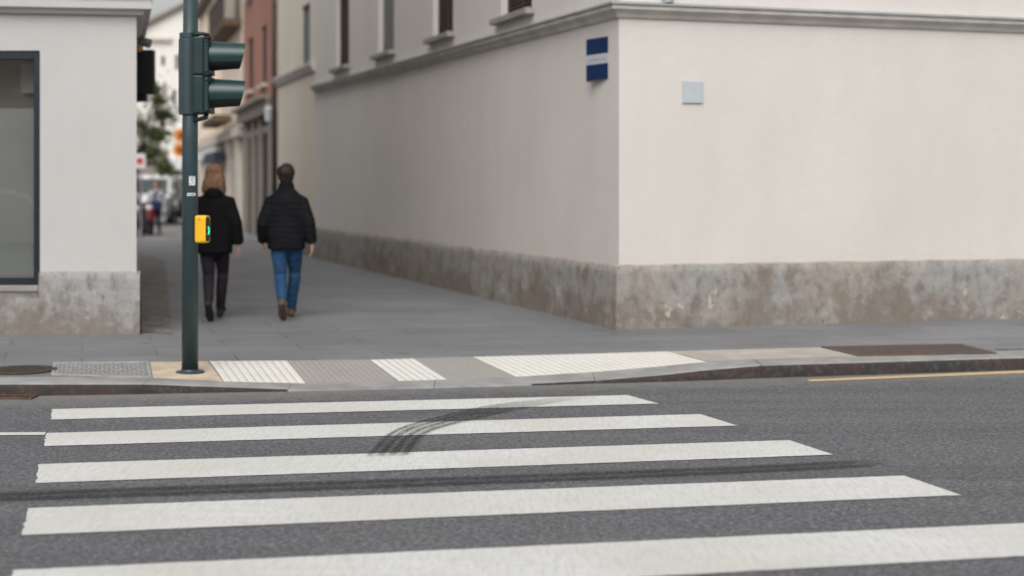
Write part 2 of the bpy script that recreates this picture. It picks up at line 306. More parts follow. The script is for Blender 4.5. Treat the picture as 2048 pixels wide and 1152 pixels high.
# ------------------------------------------------------------------ mesh helpers
def link(o): COL.objects.link(o); return o
def tag(o, label=None, cat=None, group=None, kind=None):
    if label: o['label'] = label
    if cat: o['category'] = cat
    if group: o['group'] = group
    if kind: o['kind'] = kind
    return o
def thing(name, loc, label, cat, group=None, rz=0):
    o = bpy.data.objects.new(name, None); link(o); o.location = loc; o.rotation_euler = (0, 0, rz); o.empty_display_size = .1
    return tag(o, label, cat, group)
class G:
    def __init__(s): s.bm = bmesh.new()
    def face(s, pts, mi=0):
        f = s.bm.faces.new([s.bm.verts.new(p) for p in pts]); f.material_index = mi; return f
    def box(s, c, size, rz=0, rot=None, mi=0):
        mtx = Matrix.Translation(Vector(c)) @ (rot.to_4x4() if rot else Matrix.Rotation(rz, 4, 'Z')) @ Matrix.Diagonal((*size, 1))
        r = bmesh.ops.create_cube(s.bm, size=1, matrix=mtx)
        if mi:
            for f in {f for v in r['verts'] for f in v.link_faces}: f.material_index = mi
    def tube(s, pts, radii, seg=12, cap=True, ell=None):
        pts = [Vector(p) for p in pts]
        if isinstance(radii, (int, float)): radii = [radii] * len(pts)
        rings = []; ref = None
        for i, p in enumerate(pts):
            d = (pts[min(i+1, len(pts)-1)] - pts[max(i-1, 0)]).normalized()
            if ref is None:
                ref = Vector((0, 0, 1)) if abs(d.z) < .9 else Vector((0, 1, 0))
            a = d.cross(ref).normalized(); b = a.cross(d).normalized(); ref = b
            rx, ry = (radii[i], radii[i]) if isinstance(radii[i], (int, float)) else radii[i]
            rings.append([s.bm.verts.new(p + a * rx * math.cos(2*PI*k/seg) + b * ry * math.sin(2*PI*k/seg)) for k in range(seg)])
        for r0, r1 in zip(rings, rings[1:]):
            for k in range(seg): s.bm.faces.new((r0[k], r0[(k+1) % seg], r1[(k+1) % seg], r1[k]))
        if cap: s.bm.faces.new(rings[0][::-1]); s.bm.faces.new(rings[-1])
    def loft(s, rings, seg=24, power=2.0):
        """rings: (cx, cy, z, rx, ry)"""
        rr = []
        for cx, cy, z, rx, ry in rings:
            ring = []
            for k in range(seg):
                a = 2*PI*k/seg; ca, sa = math.cos(a), math.sin(a); e = 2/power
                ring.append(s.bm.verts.new((cx + rx*math.copysign(abs(ca)**e, ca), cy + ry*math.copysign(abs(sa)**e, sa), z)))
            rr.append(ring)
        for r0, r1 in zip(rr, rr[1:]):
            for k in range(seg): s.bm.faces.new((r0[k], r0[(k+1) % seg], r1[(k+1) % seg], r1[k]))
        s.bm.faces.new(rr[0][::-1]); s.bm.faces.new(rr[-1])
    def ball(s, c, r, seg=16, rot=None):
        if isinstance(r, (int, float)): r = (r, r, r)
        mtx = Matrix.Translation(Vector(c)) @ (rot.to_4x4() if rot else Matrix()) @ Matrix.Diagonal((*r, 1))
        bmesh.ops.create_uvsphere(s.bm, u_segments=seg, v_segments=max(6, seg//2), radius=1, matrix=mtx)
    def prism(s, poly, vec, mi=0):
        vec = Vector(vec); n = len(poly)
        a = [s.bm.verts.new(Vector(p)) for p in poly]; b = [s.bm.verts.new(Vector(p) + vec) for p in poly]
        fs = [s.bm.faces.new(a), s.bm.faces.new(b[::-1])] + [s.bm.faces.new((a[k], b[k], b[(k+1) % n], a[(k+1) % n])) for k in range(n)]
        for f in fs: f.material_index = mi
    def sweep(s, path, profile, closed=False):
        """profile: (out, up) closed polygon swept along path of (x, y, z); out = right hand side of travel"""
        n = len(path); rings = []
        for i, p in enumerate(path):
            p = Vector(p); ds = []
            if i > 0: ds.append((Vector(path[i]) - Vector(path[i-1])).xy.normalized())
            if i < n-1: ds.append((Vector(path[i+1]) - Vector(path[i])).xy.normalized())
            nn = [Vector((d.y, -d.x)) for d in ds]
            o = nn[0] if len(nn) == 1 else (nn[0] + nn[1]) / (1 + nn[0].dot(nn[1]))
            rings.append([s.bm.verts.new((p.x + o.x*a, p.y + o.y*a, p.z + b)) for a, b in profile])
        k = len(profile)
        for r0, r1 in zip(rings, rings[1:]):
            for j in range(k): s.bm.faces.new((r0[j], r1[j], r1[(j+1) % k], r0[(j+1) % k]))
        s.bm.faces.new(rings[0]); s.bm.faces.new(rings[-1][::-1])
    def mesh(s, name, base=None):
        bmesh.ops.recalc_face_normals(s.bm, faces=s.bm.faces)
        if base is not None: bmesh.ops.translate(s.bm, verts=s.bm.verts, vec=-Vector(base))
        me = bpy.data.meshes.new(name); s.bm.to_mesh(me); s.bm.free(); return me
    def build(s, name, m, parent=None, smooth=False, bevel=0, world=True, base=None):
        """vertices are in world space unless world=False; they are made relative to the root thing's base"""
        if parent is not None and world:
            base = Vector((0, 0, 0)); p = parent
            while p is not None: base += p.location; p = p.parent
        me = s.mesh(name, base)
        o = bpy.data.objects.new(name, me); link(o)
        if parent is not None: o.parent = parent
        elif base is not None: o.location = base
        for x in (m if isinstance(m, (list, tuple)) else [m]): me.materials.append(x)
        finish(o, smooth, bevel); return o
def finish(o, smooth=False, bevel=0):
    if smooth:
        for p in o.data.polygons: p.use_smooth = True
    if bevel:
        b = o.modifiers.new('bevel', 'BEVEL'); b.width = bevel; b.segments = 2; b.limit_method = 'ANGLE'; b.angle_limit = R(40)
        b.harden_normals = False
def remesh(g, voxel, smooth=4, fn=None):
    me = bpy.data.meshes.new('tmp'); bmesh.ops.recalc_face_normals(g.bm, faces=g.bm.faces); g.bm.to_mesh(me); g.bm.free()
    o = bpy.data.objects.new('tmp', me); link(o)
    r = o.modifiers.new('r', 'REMESH'); r.mode = 'VOXEL'; r.voxel_size = voxel
    if smooth:
        q = o.modifiers.new('s', 'SMOOTH'); q.iterations = smooth; q.factor = .5
    dg = bpy.context.evaluated_depsgraph_get(); out = bpy.data.meshes.new_from_object(o.evaluated_get(dg))
    bpy.data.objects.remove(o); bpy.data.meshes.remove(me)
    if fn:
        nrm = [v.normal.copy() for v in out.vertices]
        for v, n in zip(out.vertices, nrm): v.co += n * fn(v.co, n)
    for p in out.polygons: p.use_smooth = True
    return out
def place(name, me, m, parent):
    o = bpy.data.objects.new(name, me); link(o); o.parent = parent; me.materials.append(m); me.name = name; return o
def copy_tree(o, parent=None):
    c = o.copy(); COL.objects.link(c); c.parent = parent
    for ch in list(o.children): copy_tree(ch, c)
    return c
class Wall:
    """a vertical facade: point(s along, z up, o outwards)"""
    def __init__(s, O, d, left=True):
        s.O = Vector(O).to_2d() if len(O) > 2 else Vector(O); s.d = Vector(d).normalized()
        s.n = Vector((-s.d.y, s.d.x)) if left else Vector((s.d.y, -s.d.x)); s.rz = math.atan2(s.d.y, s.d.x)
    def pt(s, a, z, o=0):
        p = s.O + s.d*a + s.n*o; return Vector((p.x, p.y, z))
    def at_u(s, u):                      # distance along where the facade crosses picture column u
        k = (u - U0) / F; return (k*s.O.y - s.O.x) / (s.d.x - k*s.d.y)
    def z_at(s, u, v):
        a = s.at_u(u); return HC - (v - V0) / F * (s.O.y + s.d.y*a)
    def facade(s, g, a0, a1, z0, z1, holes=(), depth=.2, o=0):
        A = sorted({a0, a1, *[x for h in holes for x in h[:2]]}); Z = sorted({z0, z1, *[x for h in holes for x in h[2:4]]})
        for i in range(len(A)-1):
            for j in range(len(Z)-1):
                ca, cz = (A[i]+A[i+1])/2, (Z[j]+Z[j+1])/2
                if any(h[0] < ca < h[1] and h[2] < cz < h[3] for h in holes): continue
                g.face([s.pt(A[i], Z[j], o), s.pt(A[i+1], Z[j], o), s.pt(A[i+1], Z[j+1], o), s.pt(A[i], Z[j+1], o)])
        for h in holes:
            b0, b1, y0, y1 = h[:4]
            for p, q in (((b0,y0),(b1,y0)), ((b1,y0),(b1,y1)), ((b1,y1),(b0,y1)), ((b0,y1),(b0,y0))):
                g.face([s.pt(*p, o), s.pt(*q, o), s.pt(*q, o-depth), s.pt(*p, o-depth)])
    def slab(s, g, a0, a1, z0, z1, o0, o1, mi=0):
        g.prism([s.pt(a0, z0, o0), s.pt(a1, z0, o0), s.pt(a1, z1, o0), s.pt(a0, z1, o0)], (s.n*(o1-o0)).to_3d(), mi)

# ------------------------------------------------------------------ road, kerb, pavement
KB = [(-400,797,.100,.36),(0,793,.098,.36),(300,788,.080,.34),(450,785,.045,.28),(600,783,.014,.23),(900,776,.012,.27),(1050,771.5,.013,.31),
      (1205,767,.030,.38),(1320,763.8,.060,.43),(1409,761,.090,.46),(1525,756.5,.112,.48),(2048,740,.112,.50),(2500,726,.112,.50)]
KP = [(P(u, v, 0), h, d) for u, v, h, d in KB]
p0, p1 = KP[0][0], KP[1][0]; q0, q1 = KP[-2][0], KP[-1][0]
KP.insert(0, (p0 + (p0-p1).normalized()*25, .1, .36)); KP.append((q1 + (q1-q0).normalized()*30, .112, .5))
def kerb(x):
    if x <= KP[0][0].x: return KP[0][0].y, KP[0][1], KP[0][2]
    for (a, h0, d0), (b, h1, d1) in zip(KP, KP[1:]):
        if x <= b.x:
            t = (x-a.x)/(b.x-a.x); return a.y+(b.y-a.y)*t, h0+(h1-h0)*t, d0+(d1-d0)*t
    return KP[-1][0].y, KP[-1][1], KP[-1][2]
def pz(x, y):
    yk, h, d = kerb(x); t = max(0, min(1, (y-yk)/1.3)); return h + (PAVE-h)*t
def PP(u, v):
    z = PAVE
    for _ in range(12): p = P(u, v, z); z = pz(p.x, p.y)
    return Vector((p.x, p.y, z))
g = G(); g.face([(-1500,-1500,0),(1500,-1500,0),(1500,1500,0),(-1500,1500,0)])
tag(g.build('road', M['asphalt']), 'grey asphalt road surface', kind='structure')
xs = sorted({*[k[0].x for k in KP], *[-6+.15*i for i in range(90)], *[KP[0][0].x + i*2 for i in range(11)]})
xs = [x for x in xs if KP[0][0].x <= x <= KP[-1][0].x]
g = G(); rows = []
for x in xs:
    yk, h, d = kerb(x)
    ys = [yk+d+.004, yk+d+.12, yk+.6, yk+.8, yk+1.0, yk+1.15, yk+1.3, yk+2.5, 30, 60, 400]
    rows.append([g.bm.verts.new((x, y, pz(x, y))) for y in ys])
for a, b in zip(rows, rows[1:]):
    for k in range(len(a)-1): g.bm.faces.new((a[k], b[k], b[k+1], a[k+1]))
tag(g.build('pavement', M['paving'], smooth=True), 'dark grey slab pavement', kind='structure')
# kerb stones
def kerbx(u):
    v = 780
    for _ in range(20):
        p = P(u, v, 0); yk = kerb(p.x)[0]; v = V0 + F*HC/yk
    return p.x
joints = [KP[0][0].x, KP[0][0].x+8, KP[0][0].x+16, -8.0, -6.2, kerbx(-60), kerbx(285), kerbx(575), kerbx(868), kerbx(1190), kerbx(1524), kerbx(1985), 6.6, 8.5, 12, 18, KP[-1][0].x]
g = G()
for a, b in zip(joints, joints[1:]):
    gp = .006 if abs(b-kerbx(1524)) < .01 else .0022; a += .0022; b -= gp; n = max(2, int((b-a)/.12)); prev = None
    for i in range(n+1):
        x = a+(b-a)*i/n; yk, h, d = kerb(x); r = min(.03, h*.45); j = .004*mnoise.noise(Vector((x*5, 3, 1)))
        wob = .006*mnoise.noise(Vector((x*9, 8, 1)))
        sec = [(yk-.004+j, -.05), (yk+.002+j, h*.45+wob*.3), (yk+.006+j, h-r), (yk+.006+r*.35+j, h-r*.3), (yk+.006+r+j, h), (yk+d*.5, pz(x, yk+d*.5)+.001), (yk+d, pz(x, yk+d)+.003), (yk+d, -.05)]
        ring = [g.bm.verts.new((x, y, z)) for y, z in sec]
        if prev:
            for k in range(len(ring)-1):
                f = g.bm.faces.new((prev[k], ring[k], ring[k+1], prev[k+1])); f.material_index = 1 if k < 3 and h > .017 else 0
        else: g.bm.faces.new(ring)
        prev = ring
    g.bm.faces.new(prev[::-1])
tag(g.build('kerb', [M['kerb_top'], M['kerb_face']], smooth=False), 'stone kerb dropped at the crossing', kind='structure')

def quad(g, cs, nu, nv, fz, uvl=True, lift=.004):
    """bilinear patch on the pavement from four points (tl, tr, br, bl); fz(u,v) adds height"""
    uvL = g.bm.loops.layers.uv.verify()
    tl, tr, br, bl = cs; grid = []
    for j in range(nv+1):
        row = []
        for i in range(nu+1):
            s, t = i/nu, j/nv
            p = (tl*(1-s)+tr*s)*(1-t) + (bl*(1-s)+br*s)*t
            z = pz(p.x, p.y) + lift + (fz(s, t) if fz else 0)
            if i in (0, nu) or j in (0, nv): pass
            row.append((g.bm.verts.new((p.x, p.y, z)), s, t))
        grid.append(row)
    for j in range(nv):
        for i in range(nu):
            q = (grid[j][i], grid[j+1][i], grid[j+1][i+1], grid[j][i+1])
            f = g.bm.faces.new([x[0] for x in q])
            for lp, x in zip(f.loops, q): lp[uvL].uv = (x[1], x[2])
def tact(px, n, m, amp, name, label):
    cs = [PP(*p) for p in px]; g = G()
    fz = (lambda s, t: 0 if s in (0, 1) or t in (0, 1) else amp*(.5-.5*math.cos(2*PI*s*n))**.4)
    quad(g, cs, n*6, 14, fz)
    return tag(g.build(name, m, smooth=True), label, kind='structure')
WT = (.74,.72,.67); GT = (.36,.335,.31)
tact([(418,723),(574,722),(612,767.5),(447,764)], 10, tactile('tactile_white_a', WT, (.30,.27,.22), 10), .006, 'tactile_paving', 'white ribbed tactile paving beside the signal pole')
tact([(575,722),(738,720.5),(796,763),(613,767.5)], 14, tactile('tactile_grey_a', GT, (.27,.25,.23), 14), .005, 'tactile_paving', 'wide grey ribbed tactile paving between white ones')
tact([(739,720.5),(828,718),(895,760),(797,763)], 6, tactile('tactile_white_b', WT, (.26,.24,.21), 6), .007, 'tactile_paving', 'narrow white ribbed tactile paving between two grey ones')
tact([(829,718),(944,714.5),(1030,754.5),(896,760)], 10, tactile('tactile_grey_b', GT, (.27,.25,.23), 10), .005, 'tactile_paving', 'smaller grey ribbed tactile paving')
tact([(945,714.5),(1335,703.5),(1416,725),(1031,754.5)], 24, tactile('tactile_white_c', WT, (.40,.37,.33), 24), .006, 'tactile_paving', 'longest white ribbed tactile paving')
def slab(px, m, label, name='paving_slab'):
    g = G(); quad(g, [PP(*p) for p in px], 12, 6, None); return tag(g.build(name, m), label, kind='structure')
slab([(300,724.5),(416,723),(445,764),(306,757.5)], M['beige_slab'], 'sandy beige stone slab under the signal pole')
slab([(1337,703.5),(1640,695.5),(1714,713),(1420,724.5)], M['buff_slab'], 'buff stone slab beside the brown grate')
# gutter of old setts along the left house, and the lighter street surface further on
g = G(); a, b, c2, d2 = P(283, 665, PAVE), P(345, 668, PAVE), P(330, 520, PAVE), P(276, 505, PAVE)
n0 = 24
for i in range(n0):
    for j in range(3):
        f0, f1, s0, s1 = i/n0, (i+1)/n0-.002, j/3, (j+1)/3-.012
        q = []
        for (f, s) in ((f0, s0), (f0, s1), (f1, s1), (f1, s0)):
            p = (a*(1-s)+b*s)*(1-f) + (d2*(1-s)+c2*s)*f; q.append((p.x, p.y, PAVE+.006+.003*rnd.random()))
        g.face(q)
tag(g.build('gutter', M['gutter_stone']), 'brownish setts in the gutter beside the left house', kind='structure')
g = G(); y0 = P(300, 480, PAVE).y; g.face([(-40, y0, PAVE+.006), (8, y0+3, PAVE+.006), (8, 240, PAVE+.006), (-40, 240, PAVE+.006)])
tag(g.build('street', M['alley_far']), 'paler street surface beyond the alley', kind='structure')
g = G(); g.box((-16, y0-.1, PAVE+.02), (50, .22, .05), R(4)); tag(g.build('street_edge', M['kerb_top']), 'low stone edge across the far street', kind='structure')

# painted markings
def marking(px, m, name, label, nu=120, chips=.006):
    z = .004; tl, tr, br, bl = [P(u, v, z) for u, v in px]; g = G(); n = nu
    def edge(p, q, k, amp, sgn):
        d = (q-p); nn = Vector((-d.y, d.x, 0)).normalized(); o = []
        for i in range(k+1):
            w = p + d*i/k; s = amp*(mnoise.noise(w*14)+.6*mnoise.noise(w*45)); o.append(w + nn*s)
        return o
    top = edge(tl, tr, n, chips, 1); bot = edge(bl, br, n, chips, 1)
    k = 14; prev = None; grid = []
    for i in range(n+1):
        col = []
        for j in range(k+1):
            p = top[i]*(1-j/k) + bot[i]*j/k
            if i in (0, n):
                p = p + (tr-tl).normalized()*(.006*mnoise.noise(p*22) + .010*mnoise.noise(p*60))*(1.5 if i == 0 else .6)
            p.z = z; col.append(g.bm.verts.new(p))
        grid.append(col)
    for a, b in zip(grid, grid[1:]):
        for j in range(k): g.bm.faces.new((a[j], a[j+1], b[j+1], b[j]))
    return tag(g.build(name, m), label, kind='structure')
for px, lab in (([(104,818),(1255,790),(1318,807),(102,839)], 'white zebra stripe nearest the kerb'),
                ([(92,866),(1400,828),(1475,851),(88,892)], 'white zebra stripe crossed by the curved skid mark, second from the kerb'),
                ([(78,928),(1578,880),(1667,909),(70,966)], 'white zebra stripe above the long straight tyre mark'),
                ([(56,1016),(1808,951),(1923,990),(44,1070)], 'white zebra stripe below the long straight tyre mark'),
                ([(28,1140),(2090,1044),(2245,1101),(4,1224)], 'widest white zebra stripe nearest the camera')):
    marking(px, M['white_paint'], 'zebra_stripe', lab)
marking([(-300,867.5),(91,864),(90,869.5),(-300,873)], M['white_paint'], 'lane_line', 'thin white lane line ending at the crossing', 40, .003)
marking([(1614,759),(2500,722),(2500,727.5),(1620,763)], M['yellow_paint'], 'kerb_line', 'yellow line painted along the kerb', 60, .003)
def ribbon(name, up, lo, m, label, n=60, z=.008):
    def interp(pts, t):
        ds = [0]
        for a, b in zip(pts, pts[1:]): ds.append(ds[-1] + math.dist(a, b))
        t *= ds[-1]
        for i in range(len(pts)-1):
            if t <= ds[i+1] + 1e-9:
                k = (t-ds[i])/(ds[i+1]-ds[i])
                pm, p0, p1, p2 = pts[max(i-1, 0)], pts[i], pts[i+1], pts[min(i+2, len(pts)-1)]
                return [.5*((2*p0[c]) + (p1[c]-pm[c])*k + (2*pm[c]-5*p0[c]+4*p1[c]-p2[c])*k*k + (3*p0[c]-pm[c]-3*p1[c]+p2[c])*k**3) for c in (0, 1)]
    U = [P(u, v, z) for u, v in up]; Lo = [P(u, v, z) for u, v in lo]
    U = [(p.x, p.y) for p in U]; Lo = [(p.x, p.y) for p in Lo]
    g = G(); uvL = g.bm.loops.layers.uv.verify(); rows = []
    for i in range(n+1):
        a, b = interp(U, i/n), interp(Lo, i/n)
        rows.append([(g.bm.verts.new((a[0]*(1-j/4)+b[0]*j/4, a[1]*(1-j/4)+b[1]*j/4, z)), j/4, i/n) for j in range(5)])
    for a, b in zip(rows, rows[1:]):
        for j in range(4):
            q = (a[j], a[j+1], b[j+1], b[j]); f = g.bm.faces.new([x[0] for x in q])
            for lp, x in zip(f.loops, q): lp[uvL].uv = (x[1], x[2])
    return tag(g.build(name, m), label, kind='structure')
ribbon('skid_mark', [(728,914),(776,866),(841,841),(960,813),(1090,797),(1200,790)], [(824,912),(857,868),(940,842),(1052,817),(1135,802),(1215,793)],
       rubber_mark('skid_rubber', 4, .90, .12), 'curved black skid mark across two zebra stripes')
ribbon('tyre_mark', [(-200,990),(0,983),(450,967),(900,952),(1400,934),(1700,920),(1785,922)], [(-200,1012),(0,1004),(450,988),(900,972),(1400,951),(1700,936),(1785,928)],
       rubber_mark('tyre_rubber', 2, .97, .02, .94), 'long straight black tyre mark along the road', 80)
def crack(pts, w, label):
    g = G(); prev = None; ps = [P(u, v, .003) for u, v in pts]; fine = []
    for a, b in zip(ps, ps[1:]):
        for i in range(12): fine.append(a + (b-a)*i/12)
    fine.append(ps[-1])
    for i, p in enumerate(fine):
        q = p + Vector((0, .035*mnoise.noise(p*4)+.012*mnoise.noise(p*17), 0)); ww = w*(.4+.9*abs(mnoise.noise(p*6)))
        r = (g.bm.verts.new(q+Vector((0, ww, 0))), g.bm.verts.new(q-Vector((0, ww, 0))))
        if prev: g.bm.faces.new((prev[0], prev[1], r[1], r[0]))
        prev = r
    tag(g.build('road_crack', M['rubber']), label, kind='structure')
crack([(1860,843),(1960,872),(2080,905)], .0035, 'fine diagonal crack in the asphalt')
crack([(1330,806),(1600,802),(1900,795),(2100,793)], .004, 'long fine crack along the road')
crack([(415,851),(560,842),(700,836),(820,833)], .005, 'dark crack between the first two zebra stripes')

# ------------------------------------------------------------------ ironwork in the pavement
c = PP(42, 741); ctr = thing('manhole_cover', c, 'round rusty brown manhole cover in the pavement', 'manhole cover')
rx = 60/F*c.y; rz_ = .36
g = G(); ring = [Vector((c.x+.285*math.cos(2*PI*k/48), c.y+.285*math.sin(2*PI*k/48), 0)) for k in range(48)]
g = G()
g.tube([(c.x, c.y, c.z-.02), (c.x, c.y, c.z+.010)], .235, 48)
for i in range(-6, 7):
    for j in range(-6, 7):
        if i*i+j*j < 40: g.box((c.x+i*.033, c.y+j*.033, c.z+.011), (.02, .02, .006))
g.build('lid', M['iron'], ctr)
g = G(); prof = [(.24, 0), (.24, .012), (.285, .012), (.285, 0)]; rr = []
for k in range(48):
    a = 2*PI*k/48; rr.append([g.bm.verts.new((c.x+r*math.cos(a), c.y+r*math.sin(a), c.z+z)) for r, z in prof])
for k in range(48):
    for j in range(4): g.bm.faces.new((rr[k][j], rr[(k+1) % 48][j], rr[(k+1) % 48][(j+1) % 4], rr[k][(j+1) % 4]))
g.build('frame', M['iron'], ctr)
def flatplate(name, px, label, cat, m, nb, kind):
    cs = [PP(*p) for p in px]; cen = sum(cs, Vector())/4; t = thing(name, cen, label, cat)
    tl, tr, br, bl = cs
    def q(s, u, dz=0):
        p = (tl*(1-s)+tr*s)*(1-u) + (bl*(1-s)+br*s)*u; return Vector((p.x, p.y, pz(p.x, p.y)+dz))
    def bar(g, s0, s1, u0, u1, z0, z1):
        a = [q(s0,u0,z1), q(s1,u0,z1), q(s1,u1,z1), q(s0,u1,z1)]; b = [q(s0,u0,z0), q(s1,u0,z0), q(s1,u1,z0), q(s0,u1,z0)]
        A = [g.bm.verts.new(x) for x in a]; B = [g.bm.verts.new(x) for x in b]
        g.bm.faces.new(A); g.bm.faces.new(B[::-1])
        for k in range(4): g.bm.faces.new((A[k], A[(k+1) % 4], B[(k+1) % 4], B[k]))
    g = G(); e = .03
    for r in ((0,1,0,.06), (0,1,.94,1), (0,e,.0601,.9399), (1-e,1,.0601,.9399)): bar(g, *r, .001, .012)
    g.build('frame', m, t)
    g = G()
    if kind == 'tread':
        bar(g, e, 1-e, .06, .94, .001, .006); g.build('plate', M['tread_base'], t); g = G()
        for i in range(nb):
            for j in range(6):
                s = e+.012+(1-2*e-.02)*i/nb; u = .09+.82*j/6; k = (i+j) % 2
                bar(g, s, s+.030 if k else s+.014, u, u+(.05 if k else .10), .006, .010)
        g.build('tread_pattern', M['tread'], t)
    else:
        bar(g, e, 1-e, .06, .94, .001, .003); g.build('pit', M['dark'], t); g = G()
        for i in range(nb):
            s = e+(1-2*e)*(i+.1)/nb; bar(g, s, s+(1-2*e)*.72/nb, .06, .94, .003, .011)
        for u in (.34, .64): bar(g, e, 1-e, u, u+.03, .0112, .0125)
        g.build('bars', m, t)
    return t
flatplate('access_plate', [(107,727),(297,724.5),(304,757),(102,751)], 'grey metal tread plate beside the manhole cover', 'access plate', M['tread'], 20, 'tread')
flatplate('ventilation_grate', [(1642,695),(1921,689.5),(1995,708),(1716,713.5)], 'brown iron ventilation grate by the kerb', 'grate', M['iron_grate'], 46, 'grate')
a = P(-60, 795, .0); b = P(74, 794, .0)
t = thing('road_drain', (a+b)/2, 'rusty orange drain grate in the gutter against the kerb', 'drain')
g = G(); g.box(((a.x+b.x)/2, a.y+.05, .006), (b.x-a.x, .03, .02)); g.box(((a.x+b.x)/2, a.y-.10, .006), (b.x-a.x, .03, .02))
g.box((b.x-.015, a.y-.025, .005), (.03, .119, .02)); g.box((a.x+.015, a.y-.025, .005), (.03, .119, .02)); g.build('frame', M['rust'], t)
g = G()
for i in range(10): g.box((a.x+.06+(b.x-a.x-.1)*i/10, a.y-.025, .004), (.025, .118, .014))
g.build('bars', M['iron'], t)

# ------------------------------------------------------------------ the corner building on the right
C0 = P(1238, 659, PAVE); VPA = 40.0
WA = Wall((C0.x, C0.y), ((VPA-U0)/F, 1), left=True)           # alley side
Rp = P(2048, 636, PAVE); WR = Wall((C0.x, C0.y), ((Rp-C0).x, (Rp-C0).y), left=False)
base = Vector((C0.x, C0.y, PAVE))
bt = thing('corner_building', base, 'cream plastered corner building with weathered stone plinth and shuttered upper windows', 'building')
S1, S2 = WA.at_u(632), WA.at_u(555)
ZT, RL = 9.6, 16.0
kz = lambda s: .0125*s                                        # the ledge climbs gently up the lane
wins = []
for (ul, ur, zs) in ((1003,1064,3.80), (866,906,3.86), (757,788,3.91), (672,698,3.95), (604,620,4.30)):
    s0, s1 = sorted((WA.at_u(ul), WA.at_u(ur))); wins.append((s0, s1, zs, zs+1.55 if zs < 4.2 else 5.62))
zc = lambda s: 3.385 + kz(s)
g = G(); WA.facade(g, 0, S1, PAVE-.05, ZT, [w for w in wins if w[1] < S1], .20)
WR.facade(g, 0, RL, PAVE-.05, ZT, (), .2)
e = WR.pt(RL, 0, -10); f_ = WA.pt(S2, 0, -10)
g.build('wall', M['stucco'], bt)
g = G(); WA.facade(g, S1, S2, PAVE-.05, ZT, [wins[4]], .12); 
g.face([WA.pt(S2, PAVE, 0), WA.pt(S2, PAVE, -9), WA.pt(S2, ZT, -9), WA.pt(S2, ZT, 0)])
g.build('rear_wall', M['stucco_far'], bt)
g = G(); top = [WA.pt(S2, ZT, .35), WA.pt(0, ZT, .35)+Vector((-.0, -.35, 0)), WR.pt(RL, ZT, .35), WR.pt(RL, ZT, -11), WA.pt(S2, ZT, -9)]
g.prism(top, (0, 0, .25)); g.build('roof', M['roof'], bt)
# plinth: front skin swept round the corner with an uneven, worn surface
def rough_strip(g, W, a0, a1, z0, z1, o, amp, step=.07, cap0=True, end=None):
    n = max(2, int((a1-a0)/step)); k = max(2, int((z1-z0)/step)); prev = None
    for i in range(n+1):
        s = a0+(a1-a0)*i/n; col = []
        for j in range(k+3):
            if j <= k:
                z = z0+(z1-z0)*j/k; p = W.pt(s, z, 0); near = math.exp(-abs(s)/.25); am = amp*(mnoise.noise(p*3.1)+.5*mnoise.noise(p*9)) - near*.022*abs(mnoise.noise(p*7+Vector((3,1,2)))) 
                if i in (0, n) : am = 0
                oo = o+am-(.012 if j == k else 0)
                zz = z + ((.012*mnoise.noise(p*6)+.010*mnoise.noise(p*19)-near*.03*abs(mnoise.noise(p*11))) if j == k else 0)
            elif j == k+1: oo, zz = -.0, z1+.012+.012*mnoise.noise(W.pt(s, 0)*8)
            else: continue
            col.append(g.bm.verts.new(W.pt(s, zz, oo)))
        if prev:
            for j in range(len(col)-1): g.bm.faces.new((prev[j], col[j], col[j+1], prev[j+1]))
        prev = col
PH = .655
d_ = WA.d; r_ = WR.d
g = G(); o = .045
# mitre: both skins start where their offset planes meet
mp_ = None
den = WA.n.x*WR.n.y - WA.n.y*WR.n.x
mx_ = (o*WR.n.y - o*WA.n.y)/den; my_ = (WA.n.x*o - WR.n.x*o)/den; mit = Vector((mx_, my_))
rough_strip(g, WA, mit.dot(WA.d), S2, PAVE-.03, PAVE+PH, o, .010)
rough_strip(g, WR, mit.dot(WR.d), RL, PAVE-.03, PAVE+PH+.01, o, .012)
g.face([WA.pt(S2, PAVE-.03, 0), WA.pt(S2, PAVE-.03, o), WA.pt(S2, PAVE+PH, o), WA.pt(S2, PAVE+PH, 0)])
bmesh.ops.remove_doubles(g.bm, verts=g.bm.verts, dist=.004)
g.build('plinth', M['plinth'], bt, smooth=True)
def W3(W, s, z, o=0): return W.pt(s, z, o)
